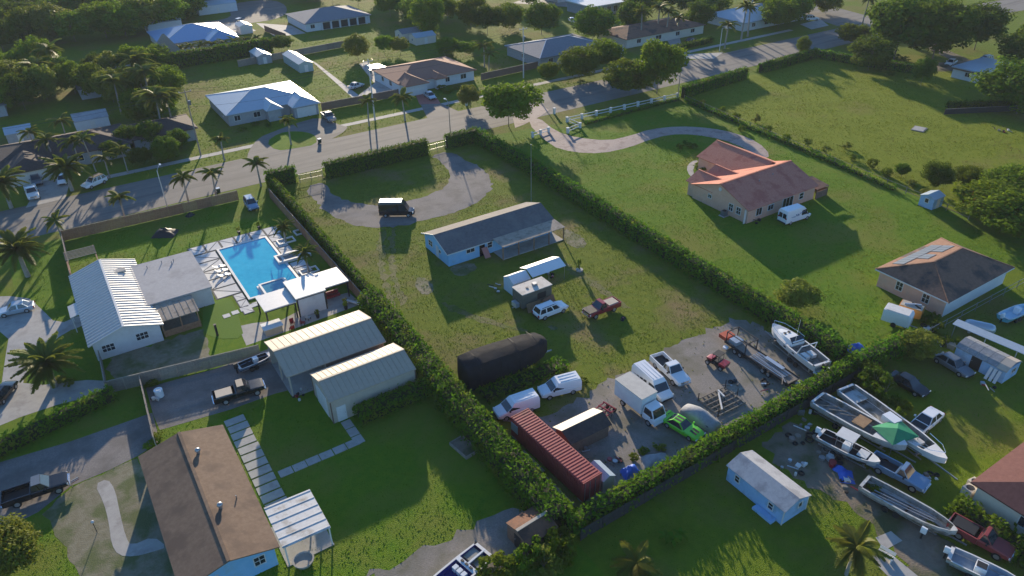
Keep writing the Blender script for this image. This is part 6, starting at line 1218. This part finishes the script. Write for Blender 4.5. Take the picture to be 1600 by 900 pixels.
p = G(152,832); t = thing('yard_lamp', 'white globe yard lamp on thin post in dry front yard', 'lamp', (p[0],p[1],0)); MB().cyl((0,0,0),.035,1.4,n=6).build('post', M['black'], t); MB().blob((0,0,1.5),.16,.16,.16).build('globe', M['white'], t)
t = thing('pale_water_tank', 'white plastic barrel beside gravel court fence', 'barrel', (*G(250,619),0)); MB().cyl((0,0,0),.5,1.0,n=14).build('barrel', W_, t, 40); MB().cyl((0,0,1.001),.3,.06).build('lid', M['white'], t)

# ================================================================ grass tufts: upright blades over the lawns
def inside(poly, P):
    x, y = P[:,0], P[:,1]; c = np.zeros(len(P), bool); n = len(poly)
    for i in range(n):
        (x0,y0), (x1,y1) = poly[i], poly[i-1]
        with np.errstate(divide='ignore', invalid='ignore'): c ^= ((y0 > y) != (y1 > y)) & (x < (x1-x0)*(y-y0)/(y1-y0+1e-12)+x0)
    return c
MB_PAVED = PAVED+[np.array([(12.4,92),(27,92),(27,117.2),(12.4,117.2)])]
def tufts(poly, dens, size, m, drop=True):
    poly = np.array(poly, float); lo, hi = poly.min(0), poly.max(0); k = int(np.prod(hi-lo)*dens); P = rng.uniform(lo, hi, (k,2)); P = P[inside(poly, P)]
    f = np.sin(P[:,0]*.31+P[:,1]*.17)*np.sin(P[:,1]*.23-P[:,0]*.11)+.5*np.sin(P[:,0]*.9)*np.sin(P[:,1]*.8); P = P[rng.uniform(-1.2,1.0,len(P)) < f+.35]
    if drop:
        for q in MB_PAVED:
            b0, b1 = q.min(0), q.max(0)
            if (b0 > hi).any() or (b1 < lo).any(): continue
            P = P[~inside(q, P)]
    n = len(P); a = rng.uniform(0, 6.28, n); s = rng.uniform(.5,1.4,n)*size
    N = np.column_stack([np.cos(a), np.sin(a), rng.uniform(.2,.9,n)]); up = np.column_stack([-np.sin(a), np.cos(a), np.zeros(n)])
    me = quads_mesh('grass_tufts', np.column_stack([P, s*.45]), N, up, s, m, .8)
    o = inst('grass_tufts', me); tag(o, kind='stuff', label='short grass tufts growing on the lawns', cat='grass'); return o
gm = {k: mat('tuft_'+k, c, .9, c2, .5, trans=.45, spec=.05, c3=c3, scale3=.12, w3=(.5,.66)) for k, c, c2, c3 in (('lush',(0.094,0.188,0.007),(0.144,0.231,0.013),(0.188,0.213,0.025)),('dry',(0.112,0.163,0.011),(0.175,0.206,0.019),(0.237,0.194,0.075)),('field',(0.131,0.175,0.010),(0.181,0.213,0.015),(0.200,0.163,0.050)))}
tufts([(-14,30),(28,30),(28.5,80),(10,81),(-14,79)], 15, .062, gm['lush']); tufts([(31.5,38),(73,38),(74.5,129),(31.5,130)], 15, .065, gm['dry']); tufts([(75.5,39),(123,41),(129,125),(77,129)], 11, .07, gm['lush']); tufts([(126,45),(190,60),(198,100),(186,130),(133,126)], 7, .09, gm['field']); tufts([(30,5),(95,5),(110,36),(30,35.5)], 14, .062, gm['lush']); tufts([(-10,93),(28.5,93),(28.5,130),(-10,130)], 12, .065, gm['lush']); tufts([(10,152),(120,152),(120,245),(10,240)], 3, .11, gm['lush'])
tufts([(36,38.5),(72,38.5),(72,56),(36,52)], 1.2, .10, gm['dry'], False)
# ================================================================ haze in the air
hz = mat('haze_air',(1,1,1)); n = hz.node_tree.nodes; l = hz.node_tree.links
for q in list(n):
    if q.type != 'OUTPUT_MATERIAL': n.remove(q)
pv = n.new('ShaderNodeVolumePrincipled'); pv.inputs['Color'].default_value = (.86,.92,1,1); pv.inputs['Density'].default_value = .00013; pv.inputs['Anisotropy'].default_value = 0.0
l.new(pv.outputs[0], n['Material Output'].inputs['Volume'])
tag(MB().box(-700,1000,-300,1200,-1.2,62).build('haze', hz), kind='stuff')
